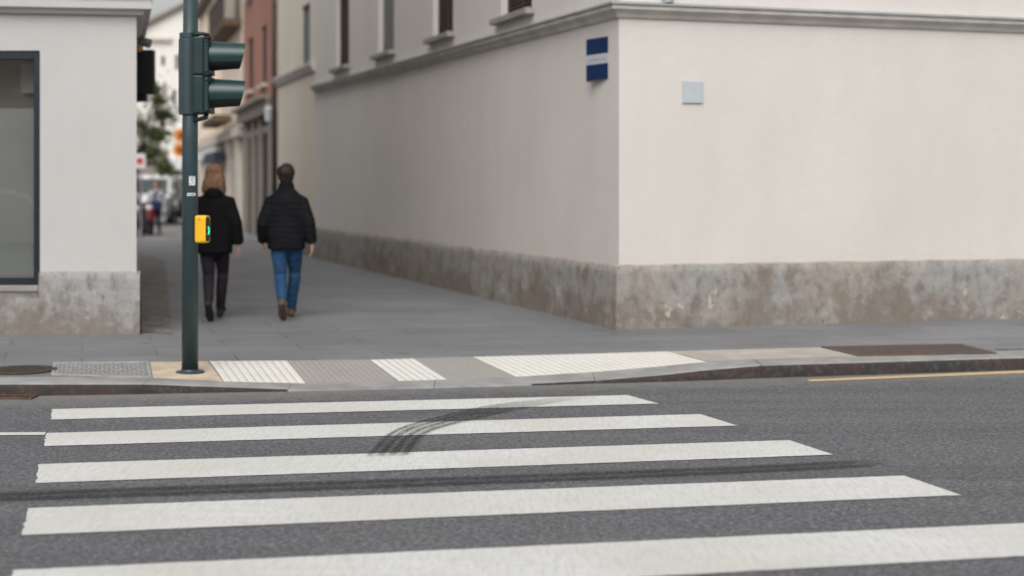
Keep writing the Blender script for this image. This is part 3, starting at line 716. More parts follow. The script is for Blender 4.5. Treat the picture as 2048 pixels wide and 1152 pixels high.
# cornice swept from the lane end round the corner
g = G(); path = [WA.pt(S1, zc(S1))] + [WA.pt(0, zc(0)), WR.pt(RL, zc(0)-.06)]
g.sweep(path, [(-.01,.0),(-.01,.125),(.115,.125),(.115,.080),(.09,.07),(.05,.035),(.03,.0)][::-1]); g.build('cornice', M['cornice'], bt)
g = G(); path2 = [p+Vector((0, 0, 0)) for p in path]; g.sweep(path2, [(-.005,.128),(.14,.128),(.14,.150),(-.005,.175)][::-1]); g.build('flashing', M['zinc'], bt)
g = G(); z2 = 4.17; g.sweep([WA.pt(S2, z2-.01), WA.pt(S1+.03, z2+.01)], [(-.01,-.1),(-.01,.10),(.12,.10),(.12,.04),(.05,-.1)][::-1]); g.build('rear_cornice', M['cornice'], bt)
mats = ['shutter', 'shutter', 'shutter_grey', 'shutter', 'shutter_grey']
for k, (s0, s1, z0, z1) in enumerate(wins):
    ro = .11 if k < 4 else .17
    w = bpy.data.objects.new('window', None); link(w); w.parent = bt; w.location = WA.pt((s0+s1)/2, z0, 0)-base
    g = G()
    for (a0, a1, y0, y1) in ((s0, s0+.05, z0, z1), (s1-.05, s1, z0, z1), (s0+.05, s1-.05, z0, z0+.05), (s0+.05, s1-.05, z1-.05, z1)): WA.slab(g, a0, a1, y0, y1, -.255+ro, -.195+ro)
    g.build('frame', M[mats[k]], w)
    g = G(); n = int((z1-z0-.1)/.055)
    if k in (0, 1, 3):
        WA.slab(g, s0+.05, s1-.05, z0+.05, z1-.05, -.26+ro, -.245+ro)
        for i in range(n): WA.slab(g, s0+.05, s1-.05, z0+.055+i*.055, z0+.088+i*.055, -.2449+ro, -.205+ro)
        WA.slab(g, (s0+s1)/2-.025, (s0+s1)/2+.025, z0+.05, z1-.05, -.2049+ro, -.196+ro)
        g.build('shutter', M[mats[k]], w)
    else:
        WA.slab(g, s0+.05, s1-.05, z0+.05, z1-.05, -.26+ro, -.24+ro)
        WA.slab(g, (s0+s1)/2-.02, (s0+s1)/2+.02, z0+.05, z1-.05, -.2399+ro, -.225+ro); g.build('shutter', M[mats[k]], w)
    if k < 4:
        g = G(); WA.slab(g, s0-.10, s1+.16, z0-.075, z0, -.085, .12); g.build('sill', M['sill'], w, bevel=.006)
# drainpipe down the far end
g = G(); ps = WA.pt(S2+.06, 0, .07); g.tube([(ps.x, ps.y, PAVE), (ps.x, ps.y, ZT)], .06, 12)
for z in (1.2, 3.0, 4.6, 6.0): g.tube([(ps.x, ps.y, z), (ps.x, ps.y, z+.05)], .075, 12)
g.build('drainpipe', M['ironwork'], bt, smooth=True)

# things on its walls
sgn = thing('street_sign', at(1195, 120, 16.2), 'blue enamel sign with a white band high on the wall corner', 'sign')
A, B = at(1172, 123, 16.40), at(1217.5, 118, 16.02)
dv = (B-A).xy; W = Wall((A.x, A.y), dv, left=False)
if W.n.y > 0: W = Wall((A.x, A.y), dv, left=True)
ln = dv.length; zt, zb = 3.222, 2.752
g = G(); W.slab(g, 0, ln, zb, zt, -.035, 0); g.build('panel', M['alu'], sgn, bevel=.004)
zm = (zt+zb)/2; bh = .054
g = G(); W.slab(g, .012, ln-.012, zm+bh, zt-.01, .0005, .004); W.slab(g, .012, ln-.012, zb+.01, zm-bh, .0005, .004); g.build('enamel_field', M['blue_sign'], sgn)
g = G(); W.slab(g, .012, ln-.012, zm-bh+.001, zm+bh-.001, .0005, .0045); g.build('white_band', M['white_enamel'], sgn)
g = G(); x = .06
while x < ln-.07:
    wd = rnd.uniform(.010, .020); WW = rnd.uniform(.016, .026); W.slab(g, x, x+wd, zm-.018, zm-.018+WW, .0048, .0055); x += wd+.007
g.build('lettering', M['faint_ink'], sgn)
for s in (.08, ln-.08):
    g = G(); W.slab(g, s-.02, s+.02, zm-.15, zm+.15, -.17 if s < .2 else -.075, -.0352); g.build('bracket', M['alu'], sgn)
s_ = WR.at_u(1384.5); pc = WR.pt(s_, 0); sz = 44/F*pc.y/2; zc_ = HC-(184.5-V0)/F*pc.y
t = thing('wall_plate', (pc.x, pc.y, zc_), 'square pale grey metal plate on the cream wall', 'plate')
g = G(); WR.slab(g, s_-sz, s_+sz, zc_-sz, zc_+sz, .0, .022); g.build('cover', M['plate'], t, bevel=.004)
g = G(); 
for k in range(3): WR.slab(g, s_-.022+.014*k, s_-.012+.014*k, zc_+.012, zc_+.022, .0222, .0232)
g.build('faint_mark', M['zinc'], t)
s_ = WR.at_u(1329); pc = WR.pt(s_, 0); z = HC-(8-V0)/F*pc.y
t = thing('wall_lamp', (pc.x, pc.y, z+.1), 'small grey lamp on the wall above the ledge', 'lamp')
g = G(); p = WR.pt(s_, z, .10); g.tube([p+Vector((0, 0, 0)), p+Vector((0, 0, .05)), p+Vector((0, 0, .16))], [.058, .062, .045], 16); g.build('housing', M['zinc'], t, smooth=False)
g = G(); WR.slab(g, s_-.02, s_+.02, z+.06, z+.10, 0, .07); g.build('arm', M['zinc'], t)

# ------------------------------------------------------------------ the house on the left with the shop window
LC = P(280, 669, PAVE); yF = LC.y+.04
xr = (273-U0)/F*yF
WL = Wall((xr, yF), (-1, 0), left=False)
if WL.n.y > 0: WL = Wall((xr, yF), (-1, 0), left=True)
WS = Wall((xr, yF), ((227-U0)/F, 1), left=False)
base = Vector((xr, yF, PAVE))
lt = thing('shop_house', base, 'grey white corner house with large shop window on a worn stone base', 'building')
zl = lambda v: HC-(v-V0)/F*yF
wl = WL.at_u(80); hz0, hz1 = zl(571), zl(101); WW = 3.2
g = G(); WL.facade(g, 0, 12, PAVE-.05, 9.4, [(wl, wl+WW, hz0, hz1)], .22)
WS.facade(g, 0, 13, PAVE-.05, 9.4)
g.face([WL.pt(12, PAVE, 0), WL.pt(12, PAVE, -12), WL.pt(12, 9.4, -12), WL.pt(12, 9.4, 0)])
g.build('wall', M['stucco_left'], lt)
g = G(); g.prism([WL.pt(-.3, 9.4, .35), WL.pt(12.2, 9.4, .35), WL.pt(12.2, 9.4, -12), WS.pt(13, 9.4, .3)], (0, 0, .25)); g.build('roof', M['roof'], lt)
g = G(); zp = zl(545); n = .045
# stone pier under the corner, returning along the lane
rough_strip(g, WL, -.045, wl, PAVE-.03, zp, n, .006)
rough_strip(g, WS, -.045, 13, PAVE-.03, zp, n, .004, .25)
g.face([WL.pt(wl, PAVE-.03, -.1), WL.pt(wl, PAVE-.03, n), WL.pt(wl, zp, n), WL.pt(wl, zp, -.1)])
bmesh.ops.remove_doubles(g.bm, verts=g.bm.verts, dist=.012)
g.build('plinth', M['plinth_left'], lt, smooth=True)
g = G(); rough_strip(g, WL, wl+.002, 11.9, PAVE-.03, hz0-.07, .008, .003); g.build('window_apron', M['plinth_left'], lt, smooth=True)
z0 = zl(21)
g = G(); path = [WS.pt(13, z0), WS.pt(0, z0), WL.pt(12, z0+.22)]; path = path[::-1]
g.sweep(path, [(-.01,-.05),(.06,-.05),(.085,-.005),(.145,0),(.145,.085),(.155,.085),(.155,.105),(-.01,.13)]); g.build('cornice', M['stucco_left'], lt)
w = bpy.data.objects.new('window', None); link(w); w.parent = lt; w.location = WL.pt(wl, hz0)-base
g = G(); fw = .072
for (a0, a1, y0, y1) in ((wl, wl+fw, hz0, hz1), (wl+WW-fw, wl+WW, hz0, hz1), (wl+fw, wl+WW-fw, hz0, hz0+fw+.01), (wl+fw, wl+WW-fw, hz1-fw-.015, hz1), (wl+1.7, wl+1.76, hz0+fw+.01, hz1-fw-.015)): WL.slab(g, a0, a1, y0, y1, -.13, -.02)
g.build('frame', M['dark_frame'], w, bevel=.004)
g = G(); WL.slab(g, wl+fw, wl+WW-fw, hz0+fw, hz1-fw, -.09, -.084); g.build('pane', M['glass'], w)
g = G(); WL.slab(g, wl+.02, wl+WW-.02, hz0+.02, zl(215), -.26, -.25); g.build('frosted_film', M['blind'], w)
g = G(); ca = WL.at_u(-8); cz_ = zl(478); pv = None  # pale half ring strip set just in front of the frosted film
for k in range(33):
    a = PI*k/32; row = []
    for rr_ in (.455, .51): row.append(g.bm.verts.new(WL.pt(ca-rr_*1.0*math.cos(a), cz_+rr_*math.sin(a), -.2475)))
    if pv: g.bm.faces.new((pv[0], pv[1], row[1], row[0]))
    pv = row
o = g.build('pale_arc', M['pale_arc'], w); md = o.modifiers.new('t', 'SOLIDIFY'); md.thickness = .001
g = G(); WL.slab(g, WL.at_u(44), WL.at_u(4), zl(178), zl(118), -.62, -.58); g.build('hanging_panel', M['blind'], w)
g = G(); WL.slab(g, wl-.2, wl+WW+.2, hz0-.1, hz1+.1, -.75, -.70); WL.slab(g, wl-.2, wl+WW+.2, hz0-.1, hz0-.05, -.7, -.27); WL.slab(g, wl-.2, wl+WW+.2, hz1+.05, hz1+.1, -.7, -.23)
WL.slab(g, wl-.25, wl-.2, hz0-.1, hz1+.1, -.75, -.23); WL.slab(g, wl+WW+.2, wl+WW+.25, hz0-.1, hz1+.1, -.75, -.23)
g.build('interior', M['room_brown'], w)
g = G(); WL.slab(g, wl+.004, wl+WW+.05, hz0-.055, hz0-.002, -.2, .055); g.build('sill', M['sill'], w, bevel=.005)

# black sign box and lamp on its lane side
Yb = 19.4
p_l = WS.pt((Yb-yF)/WS.d.y, 0); xw = p_l.x
xb = (308.5-U0)/F*Yb; zt, zb = HC-(100-V0)/F*Yb, HC-(189-V0)/F*Yb
t = thing('hanging_sign', (xw, Yb, zb), 'black box sign hanging over the lane from the left house', 'sign')
g = G(); g.box(((xw+.03+xb)/2, Yb, (zt+zb)/2), (xb-xw-.03, .14, zt-zb)); g.build('panel', M['black_board'], t, bevel=.008)
g = G(); g.box((xw+.10, Yb, zb-.05), (.2, .10, .095)); g.build('bracket', M['black_plastic'], t, bevel=.01)
g = G(); g.box((xw+.05, Yb, zt+.04), (.12, .03, .06)); g.build('bracket', M['black_plastic'], t, bevel=.01)
p = at(289, 87, 17.6)
t = thing('floodlight', p, 'grey floodlight on an arm above the black sign', 'lamp')
g = G(); g.tube([p+Vector((-.16, 0, .12)), p+Vector((-.03, 0, .05)), p], .03, 10); g.build('arm', M['ironwork'], t, smooth=True)
g = G(); g.tube([p+Vector((-.06, 0, .035)), p+Vector((.07, -.02, -.005))], [.05, .058], 16); g.build('head', M['shutter_grey'], t, bevel=.006)
g = G(); p2 = at(279, 97, 17.6); g.ball(p2, (.045, .045, .04)); g.build('amber_glass', M['orange_lamp'], t, smooth=True)

# ------------------------------------------------------------------ traffic signal
Bp = PP(380, 745.5); X0, Y0, Z0 = Bp
px = lambda n: n/F*Y0
zz = lambda v: HC-(v-V0)/F*Y0
xx = lambda u: (u-U0)/F*Y0
ts = thing('traffic_signal', Bp, 'dark green two light traffic signal on a slim pole at the crossing', 'traffic signal')
g = G(); xt = xx(381.5); g.tube([(X0, Y0, Z0), (X0, Y0, zz(300)), (xt, Y0, zz(-90))], [px(16.4), px(15.6), px(14.4)], 40); g.build('pole', M['green_pole'], ts, smooth=True)
g = G(); g.tube([(X0, Y0, Z0+.003), (X0, Y0, Z0+.012), (X0, Y0, Z0+.016)], [px(28.5), px(28.5), px(26.5)], 40); g.tube([(X0, Y0, Z0+.016), (X0, Y0, Z0+.03)], [px(18.5), px(17)], 40)
g.build('base_flange', M['green_pole'], ts)
# mounting shroud round the pole
g = G(); xs_ = xx(378.5); r = px(21); zt, zb = zz(78), zz(229.5)
poly = []
for k in range(16):
    a = 2*PI*k/16+PI/16; poly.append(Vector((xs_+r*math.cos(a), Y0+r*math.sin(a), zb)))
g.prism(poly, (0, 0, zt-zb)); g.build('mounting_shroud', M['green_pole'], ts, bevel=.006)
g = G(); prof = 28
g.tube([(xs_, Y0, zz(77.5)), (xs_, Y0, zz(66))], px(19.4), 28); g.build('clamp', M['green_pole'], ts, bevel=.004)
g = G(); g.tube([(xx(388), Y0-.06, zz(70)), (xx(402), Y0-.07, zz(69)), (xx(418), Y0-.05, zz(70.5)), (xx(419), Y0-.03, zz(80))], [.020, .018, .016, .016], 12); g.build('bracket_arm', M['green'], ts, smooth=True)
g = G(); g.tube([(xx(389), Y0-.04, zz(243)), (xx(403), Y0-.06, zz(239)), (xx(414), Y0-.05, zz(235)), (xx(415), Y0-.03, zz(226))], [.014, .018, .02, .022], 12); g.build('bracket_arm', M['green'], ts, smooth=True)
# two lamp modules
for k, (v0, v1) in enumerate(((76, 151.5), (152.6, 228.5))):
    g = G(); zc1 = (zz(v0)+zz(v1))/2; h = zz(v0)-zz(v1)
    g.box(((xx(393)+xx(414))/2, Y0-.01, zc1), (xx(414)-xx(393), .26, h))
    mod = g.build('lamp_housing', M['green'], ts, bevel=.012)
    g = G(); g.box(((xx(414.3)+xx(424))/2, Y0-.01, zc1), (xx(424)-xx(414.3), .27, h-.012)); 
    for vv in (v0+9, v1-7): g.box((xx(420), Y0-.147, zz(vv)), (.028, .018, .02)); g.tube([(xx(424), Y0-.12, zz(vv)-.01), (xx(427.5), Y0-.12, zz(vv)-.01)], .012, 10)
    g.build('door', M['green'], mod, bevel=.008)
    # visor: tapered tube with a slanting mouth, walls with thickness
    vc = (112.5, 187)[k]; zc2 = zz(vc); R0, R1 = px(29.5), px(25.5); rings = []
    yaw = 0
    g = G(); seg = 40
    def vp(t, a, rr, top, botm):
        L0 = xx(424); Lm = (xx(490)-L0); cut = .5+.5*math.sin(a)
        x = L0+t*(Lm*(cut) + (xx(479)-L0)*(1-cut))
        x -= t*.30*rr*math.cos(a)
        return Vector((x, Y0-.01+rr*math.cos(a)+ (x-L0)*math.tan(yaw), zc2+rr*math.sin(a)))
    outr = [[g.bm.verts.new(vp(t, 2*PI*q/seg, R0+(R1-R0)*t, 0, 0)) for q in range(seg)] for t in (0, .03, .5, .97, 1)]
    inr = [[g.bm.verts.new(vp(t, 2*PI*q/seg, R0+(R1-R0)*t-.005, 0, 0)) for q in range(seg)] for t in (1, .97, .5, .03, 0)]
    al = outr+inr
    for i, (r0, r1) in enumerate(zip(al, al[1:])):
        for q in range(seg):
            fc = g.bm.faces.new((r0[q], r0[(q+1) % seg], r1[(q+1) % seg], r1[q])); fc.material_index = 1 if (i >= 4 or math.sin(2*PI*(q+.5)/seg) < -.5) else 0  # inside is dark; lower outside faces also dark, shade put into the colour
    vo = g.build('visor', [M['visor'], M['green_dark']], mod, smooth=True)
    md = vo.modifiers.new('e', 'EDGE_SPLIT'); md.split_angle = R(50)
    g = G(); g.tube([(xx(424.2), Y0-.01, zc2), (xx(427), Y0-.01, zc2), (xx(429), Y0-.01, zc2)], [R0-.012, R0-.02, R0-.06], 32); g.build('lens', M['lens'], mod, smooth=True)
g = G(); 
g.box((xx(424), Y0-.13, zz(151.8)), (.05, .03, .035))
g.tube([(xx(414), Y0-.143, zz(152)), (xx(428), Y0-.143, zz(150))], .016, 10); g.build('hinge', M['green_dark'], ts, smooth=True)
g = G(); g.tube([(xx(420), Y0-.12, zz(82)), (xx(421), Y0-.12, zz(76))], .03, 12); g.build('hinge', M['green_dark'], ts, smooth=True)
# stickers on the pole: curved patches
def sticker(name, u0, u1, v0, v1, m, off=.0012, parent=None):
    g = G(); rp = px(15.75)+off; cx = X0+px(.6)
    a0, a1 = [math.acos(max(-1, min(1, (xx(u)-cx)/rp))) for u in (u0, u1)]; prev = None
    for i in range(9):
        a = a0+(a1-a0)*i/8; c_ = [g.bm.verts.new((cx+rp*math.cos(a), Y0-rp*math.sin(a), z)) for z in (zz(v0), zz(v1))]
        if prev: g.bm.faces.new((prev[0], prev[1], c_[1], c_[0]))
        prev = c_
    o = g.build(name, m, parent or ts); md = o.modifiers.new('t', 'SOLIDIFY'); md.thickness = .0008; return o
sk = sticker('sticker', 381.5, 392.5, 352.5, 370.5, M['paper'])
for (u0, u1, v0, v1) in ((384.5,387.5,359,360.2), (386,389,361,362), (386.5,388,356,359.4), (384,385.5,366,369.4), (388,390.5,365,366.4), (383.5,390,354,354.6)): sticker('sticker_print', u0, u1, v0, v1, M['ink'], .0025, sk)
s2 = sticker('label_strip', 378, 393, 386, 391.5, M['paper'])
for (u0, u1) in ((379.8,381.4), (381.9,383.4), (383.9,385.0), (385.5,389.4), (387.7,388.9), (389.4,391)): sticker('label_print', u0, u1, 387.8, 389.7, M['ink'], .0025, s2)
# push button box
yb = R(-17); ax = Vector((math.cos(yb), math.sin(yb), 0)); ay = Vector((-math.sin(yb), math.cos(yb), 0))
zb1, zb0 = zz(430.5), zz(485.5); zc3 = (zb0+zb1)/2; st = Vector((X0, Y0, zc3)) + ax*px(16.2)
hgt = zb1-zb0
t = thing('push_button_box', (st.x, st.y, zb0), 'yellow pedestrian push button box with a green light on the pole', 'push button')
def rrect(hw, hh, rad, n=6):
    pts = []
    for cx, cz, a0 in ((hw-rad, hh-rad, 0), (-hw+rad, hh-rad, PI/2), (-hw+rad, -hh+rad, PI), (hw-rad, -hh+rad, 1.5*PI)):
        for k in range(n+1): a = a0+PI/2*k/n; pts.append((cx+rad*math.cos(a), cz+rad*math.sin(a)))
    return pts
def bring(g, hw, hh, rad, d): return [g.bm.verts.new(st + ax*d + ay*a + Vector((0, 0, b))) for a, b in rrect(hw, hh, rad)]
def skin(g, rings, cap0=True, cap1=True):
    n = len(rings[0])
    for r0, r1 in zip(rings, rings[1:]):
        for k in range(n): g.bm.faces.new((r0[k], r0[(k+1) % n], r1[(k+1) % n], r1[k]))
    if cap0: g.bm.faces.new(rings[0][::-1])
    if cap1: g.bm.faces.new(rings[-1])
D = px(24)
g = G(); hh = hgt/2
skin(g, [bring(g, .040, hh-.004, .016, 0), bring(g, .044, hh, .02, .008), bring(g, .044, hh, .022, D*.72), bring(g, .041, hh-.004, .022, D*.93), bring(g, .037, hh-.009, .021, D), bring(g, .034, hh-.013, .02, D-.004)], True, True)
g.build('case', M['yellow'], t, smooth=False, bevel=.002)
g = G(); skin(g, [bring(g, .0335, hh-.0135, .0195, D-.006), bring(g, .0335, hh-.0135, .0195, D-.002), bring(g, .024, hh-.025, .016, D+.004)]); g.build('face_plate', M['black_plastic'], t, smooth=False)
g = G(); cz = -.012; arc = []
for k in range(11):
    a = R(-62)+R(124)*k/10; arc.append(st + ax*(D+.006) + ay*(-.022+.026*math.cos(a)) + Vector((0, 0, cz+.036*math.sin(a))))
g.tube(arc, [.003]+[.0056]*9+[.003], 8); g.build('light_arc', M['green_light'], t, smooth=True)
g = G(); 
for a in (hh-.028, hh-.04):
    pcc = st + ax*(D*.42) - ay*.0445 + Vector((0, 0, a)); g.tube([pcc, pcc-ay*.002], .0035, 10)
g.build('screw', M['ironwork'], t)

# ------------------------------------------------------------------ people
def hand(g, W, s, curl=.25, fwd=0):
    """hanging hand below the wrist W; s = +1 right, -1 left. palm faces the thigh"""
    W = Vector(W); dn = Vector((0, .12+fwd, -1)).normalized(); f = Vector((0, 1, .12)).normalized(); inn = Vector((-s, 0, 0))
    g.tube([W+Vector((0, 0, .02)), W+dn*.015, W+dn*.055, W+dn*.092], [(.024, .020), (.021, .028), (.016, .040), (.014, .038)], 12)
    for k in range(4):
        b = W+dn*.085+f*(.028-.0185*k); ln = (.070, .080, .076, .060)[k]
        p1 = b+dn*ln*.42+inn*.010*(1+k*.2); p2 = p1+(dn+inn*(.45+curl)).normalized()*ln*.34; p3 = p2+(dn+inn*(1.0+curl)).normalized()*ln*.3
        g.tube([b-dn*.02, b, p1, p2, p3], [.0095, .0095, .0085, .0078, .006], 8)
    b = W+dn*.035+f*.030; p1 = b+(dn*.8+f*.55+inn*.3).normalized()*.036; p2 = p1+(dn+f*.15+inn*.35).normalized()*.030
    g.tube([b-f*.012, b, p1, p2], [.012, .012, .0098, .007], 8)
def person(loc, rz, label, h, pose, mats_, kind, hair, voxel=.0065):
    t = thing('person', loc, label, 'person', None, rz); S = h/1.78
    t.scale = (S, S, S)
    armL, armR, legL, legR = pose['armL'], pose['armR'], pose['legL'], pose['legR']
    hd = Vector(pose.get('head', (0, 0, 0)))
    g = G()                                                   # body: one continuous surface
    g.ball(Vector((0, -.005, 1.672))+hd, (.074, .095, .106), 20); g.ball(Vector((0, .03, 1.605))+hd, (.056, .064, .072), 16)
    g.tube([Vector((0, .080, 1.672))+hd, Vector((0, .100, 1.640))+hd, Vector((0, .108, 1.624))+hd], [.010, .013, .012], 8)
    g.ball(Vector((0, .088, 1.586))+hd, (.024, .012, .009), 10); g.ball(Vector((0, .083, 1.556))+hd, (.022, .016, .014), 10)
    g.ball(Vector((0, .080, 1.695))+hd, (.05, .014, .010), 10)
    for s in (-1, 1): g.ball(Vector((s*.077, -.002, 1.640))+hd, (.011, .024, .034), 10)
    g.tube([(0, -.005, 1.40), (0, -.008, 1.50), Vector((0, 0, 1.60))+hd], [.065, .056, .054], 16)
    g.loft([(0, 0, .86, .13, .10), (0, 0, .95, .15, .11), (0, 0, 1.10, .13, .10), (0, 0, 1.28, .16, .11), (0, 0, 1.40, .17, .095), (0, 0, 1.45, .12, .08)], 20)
    for arm, s in ((armL, -1), (armR, 1)):
        g.tube([arm[0], arm[1], arm[2]], [.048, .040, .026], 12); hand(g, arm[2], s)
    for leg in (legL, legR): g.tube([leg[0], leg[1], leg[2]], [.062, .036, .030], 12); g.tube([leg[2], leg[3]], [(.035, .035), (.035, .022)], 10)
    place('body', remesh(g, voxel, 3), M['skin'], t)
    for s in (-1, 1):
        e = G(); e.ball(Vector((s*.031, .079, 1.660))+hd, (.012, .010, .008), 10); e.build('eye', M['eye'], t, smooth=True, world=False)
    # trousers
    g = G(); g.loft([(0, 0, .80, .165, .115), (0, 0, .90, .185, .13), (0, 0, 1.02, .17, .12)], 20)
    w = pose.get('legw', 1.0)
    for leg in (legL, legR):
        a, k, an = Vector(leg[0]), Vector(leg[1]), Vector(leg[2])
        g.tube([a+Vector((0, 0, .04)), a*.6+k*.4, k+Vector((0, 0, .05)), k-Vector((0, 0, .03)), k*.55+an*.45+(Vector((0, -.012, 0))), an+(k-an).normalized()*.005], [.104*w, .096*w, .076*w, .073*w, .068*w, .056*w], 16)
    def crease(co, n): return .005*mnoise.noise(Vector((co.x*9, co.y*9, co.z*22))) + .003*mnoise.noise(co*40)
    place('trousers', remesh(g, .011, 4, crease), mats_['legs'], t)
    # coat or jacket
    g = G(); g.loft(pose['torso'], 28, 2.3)
    sr = pose.get('sleeve', (.084, .080, .068, .058))
    for arm in (armL, armR):
        a, e, wv = [Vector(x) for x in arm]
        sx_ = 1 if a.x > 0 else -1
        g.tube([a+Vector((-.07*sx_, 0, .015)), a, a*.5+e*.5, e, e*.4+wv*.6, wv+(e-wv).normalized()*.012], [sr[0]*.85, sr[0], sr[0]*.97, sr[1], sr[2], sr[3]], 18)
        g.ball(a+Vector((-.012*sx_, 0, -.005)), sr[0]*.98, 14)
    for b in pose.get('collar', ()): g.ball(*b)
    def quilt(co, n):
        w_ = .004*mnoise.noise(co*11) + .003*mnoise.noise(Vector((co.x*14, co.y*14, co.z*34)))
        if kind == 'puffer' and co.z < 1.50:
            ph = (co.z + .012*mnoise.noise(co*5))/.066; w_ += .0065*(abs(math.sin(PI*ph))**.6-.6)
        return w_
    place('jacket' if kind == 'puffer' else 'coat', remesh(g, .010, 12, quilt), mats_['top'], t)
    # shoes
    for leg in (legL, legR):
        an, toe = Vector(leg[2]), Vector(leg[3]); d = (toe-an); g = G()
        heel = an + Vector(leg[4])
        g.tube([heel, heel*.55+toe*.45, toe*.85+heel*.15, toe+(toe-heel).normalized()*.05], [(.044, .040), (.046, .042), (.054, .038), (.036, .022)], 14)
        g.ball(heel, (.045, .046, .046), 12); kn = Vector(leg[1]); g.tube([heel, an, an+(kn-an)*.16], [.042, .046, .050], 14)
        place('shoe', remesh(g, .008, 3), mats_['shoe'], t)
    # hair
    g = G(); H = lambda v: Vector(v)+hd
    if hair == 'short':
        g.ball(H((0, -.044, 1.698)), (.104, .102, .100), 20); g.ball(H((0, -.055, 1.64)), (.092, .068, .085), 16); g.ball(H((0, -.05, 1.585)), (.064, .045, .055), 12)
        g.ball(H((0, .012, 1.768)), (.066, .070, .034), 14)
        fn = lambda co, n: .006*mnoise.noise(co*38)+.006*mnoise.noise(co*16)
        place('hair', remesh(g, .007, 2, fn), mats_['hair'], t)
    else:
        g.ball(H((0, -.018, 1.690)), (.104, .108, .106), 20)
        g.tube([H((0, -.055, 1.70)), H((0, -.070, 1.60)), H((0, -.080, 1.53)), H((0, -.080, 1.47))], [(.092, .065), (.116, .060), (.130, .052), (.105, .030)], 20)
        for s in (-1, 1): g.tube([H((s*.070, -.01, 1.68)), H((s*.098, -.005, 1.58)), H((s*.112, -.02, 1.49)), H((s*.100, -.045, 1.43))], [(.030, .055), (.032, .05), (.028, .038), (.016, .02)], 12)
        fn = lambda co, n: .010*mnoise.noise(Vector((co.x*38, co.y*38, co.z*4)))+.007*mnoise.noise(Vector((co.x*75, co.y*75, co.z*9)))
        place('hair', remesh(g, .007, 2, fn), mats_['hair'], t)
    return t
# pose data: arm = shoulder, elbow, wrist; leg = hip, knee, ankle, ball of the foot, heel offset from ankle
man_pose = dict(
    armL=((-.180, -.01, 1.350), (-.262, -.05, 1.10), (-.280, .075, .885)), armR=((.180, -.01, 1.350), (.262, -.07, 1.10), (.298, -.055, .865)),
    legL=((-.090, 0, .90), (-.070, .02, .50), (-.024, -.30, .225), (-.020, -.215, .050), (0, -.062, -.012)),
    legR=((.090, 0, .90), (.080, .20, .51), (.030, .33, .10), (.034, .49, .085), (0, -.045, -.055)),
    torso=[(0, 0, .805, .205, .150), (0, 0, .83, .218, .160), (0, 0, .95, .222, .160), (0, 0, 1.10, .218, .152), (0, 0, 1.28, .228, .150), (0, -.005, 1.36, .226, .140), (0, -.008, 1.415, .198, .126), (0, -.006, 1.455, .152, .106), (0, -.006, 1.49, .108, .094), (0, -.008, 1.53, .090, .092), (0, -.008, 1.58, .086, .094)],
    collar=[], legw=1.0)
fl = P(568, 641, PAVE)
person((fl.x, fl.y+.18, PAVE), R(4), 'person in a black quilted puffer jacket, blue jeans and brown boots walking away', 1.745, man_pose, dict(top=M['puffer'], legs=M['jeans'], shoe=M['shoe_brown'], hair=M['hair_brown']), 'puffer', 'short')
wom_pose = dict(
    armL=((-.170, -.01, 1.355), (-.245, -.05, 1.11), (-.250, .06, .875)), armR=((.170, -.01, 1.355), (.250, -.06, 1.11), (.280, -.02, .860)),
    legL=((-.085, 0, .90), (-.068, .03, .50), (-.024, -.30, .225), (-.020, -.215, .050), (0, -.062, -.012)),
    legR=((.085, 0, .90), (.070, .19, .51), (.030, .31, .11), (.034, .47, .10), (0, -.045, -.055)),
    torso=[(0, 0, .765, .198, .145), (0, 0, .79, .208, .155), (0, 0, .95, .208, .155), (0, 0, 1.10, .196, .142), (0, 0, 1.25, .205, .145), (0, -.005, 1.34, .205, .132), (0, -.01, 1.41, .160, .115), (0, -.01, 1.47, .092, .090), (0, -.006, 1.515, .075, .080)],
    collar=[(Vector((0, -.10, 1.455)), (.105, .060, .070), 14)], legw=.92, sleeve=(.078, .074, .066, .06))
fl = P(423, 643, PAVE)
person((fl.x, fl.y+.16, PAVE), R(4), 'person with dark blond shoulder length hair in a black coat walking away behind the pole', 1.745, wom_pose, dict(top=M['black_coat'], legs=M['purple_trousers'], shoe=M['shoe_black'], hair=M['hair_blond']), 'coat', 'long')
far_pose = dict(
    armL=((-.185, 0, 1.40), (-.255, -.02, 1.13), (-.225, .10, .90)), armR=((.185, 0, 1.40), (.25, -.03, 1.13), (.235, .06, .89)),
    legL=((-.085, 0, .90), (-.080, .06, .50), (-.07, -.10, .10), (-.07, .02, .035), (0, -.045, -.045)),
    legR=((.085, 0, .90), (.080, .16, .50), (.07, .22, .09), (.075, .36, .035), (0, -.045, -.045)),
    torso=[(0, 0, .87, .19, .14), (0, 0, 1.0, .20, .15), (0, 0, 1.15, .20, .145), (0, 0, 1.28, .205, .14), (0, 0, 1.38, .195, .13), (0, 0, 1.43, .14, .11), (0, 0, 1.48, .08, .085)], collar=[], legw=.9)
fl = P(310, 470, PAVE)
pf = person((fl.x, fl.y+.2, PAVE), R(172), 'person in a light grey jacket and dark jeans in the far street', 1.70, far_pose, dict(top=M['grey_jacket'], legs=M['dark_jeans'], shoe=M['shoe_black'], hair=M['hair_brown']), 'coat', 'short', .012)
g = G(); g.loft([(0, .13, .98, .03, .02), (0, .138, 1.2, .035, .02), (0, .125, 1.42, .05, .03)], 12); g.build('shirt', M['black_coat'], pf, smooth=True, world=False)
t = thing('shoulder_bag', (fl.x+.02, fl.y-.02, 1.0), 'blue shoulder bag carried by the person in grey', 'bag')
bx = Vector((fl.x+.04, fl.y+.0, 1.02)); g = G(); g.box(bx, (.36, .10, .30)); g.build('pouch', M['blue_bag'], t, bevel=.03)
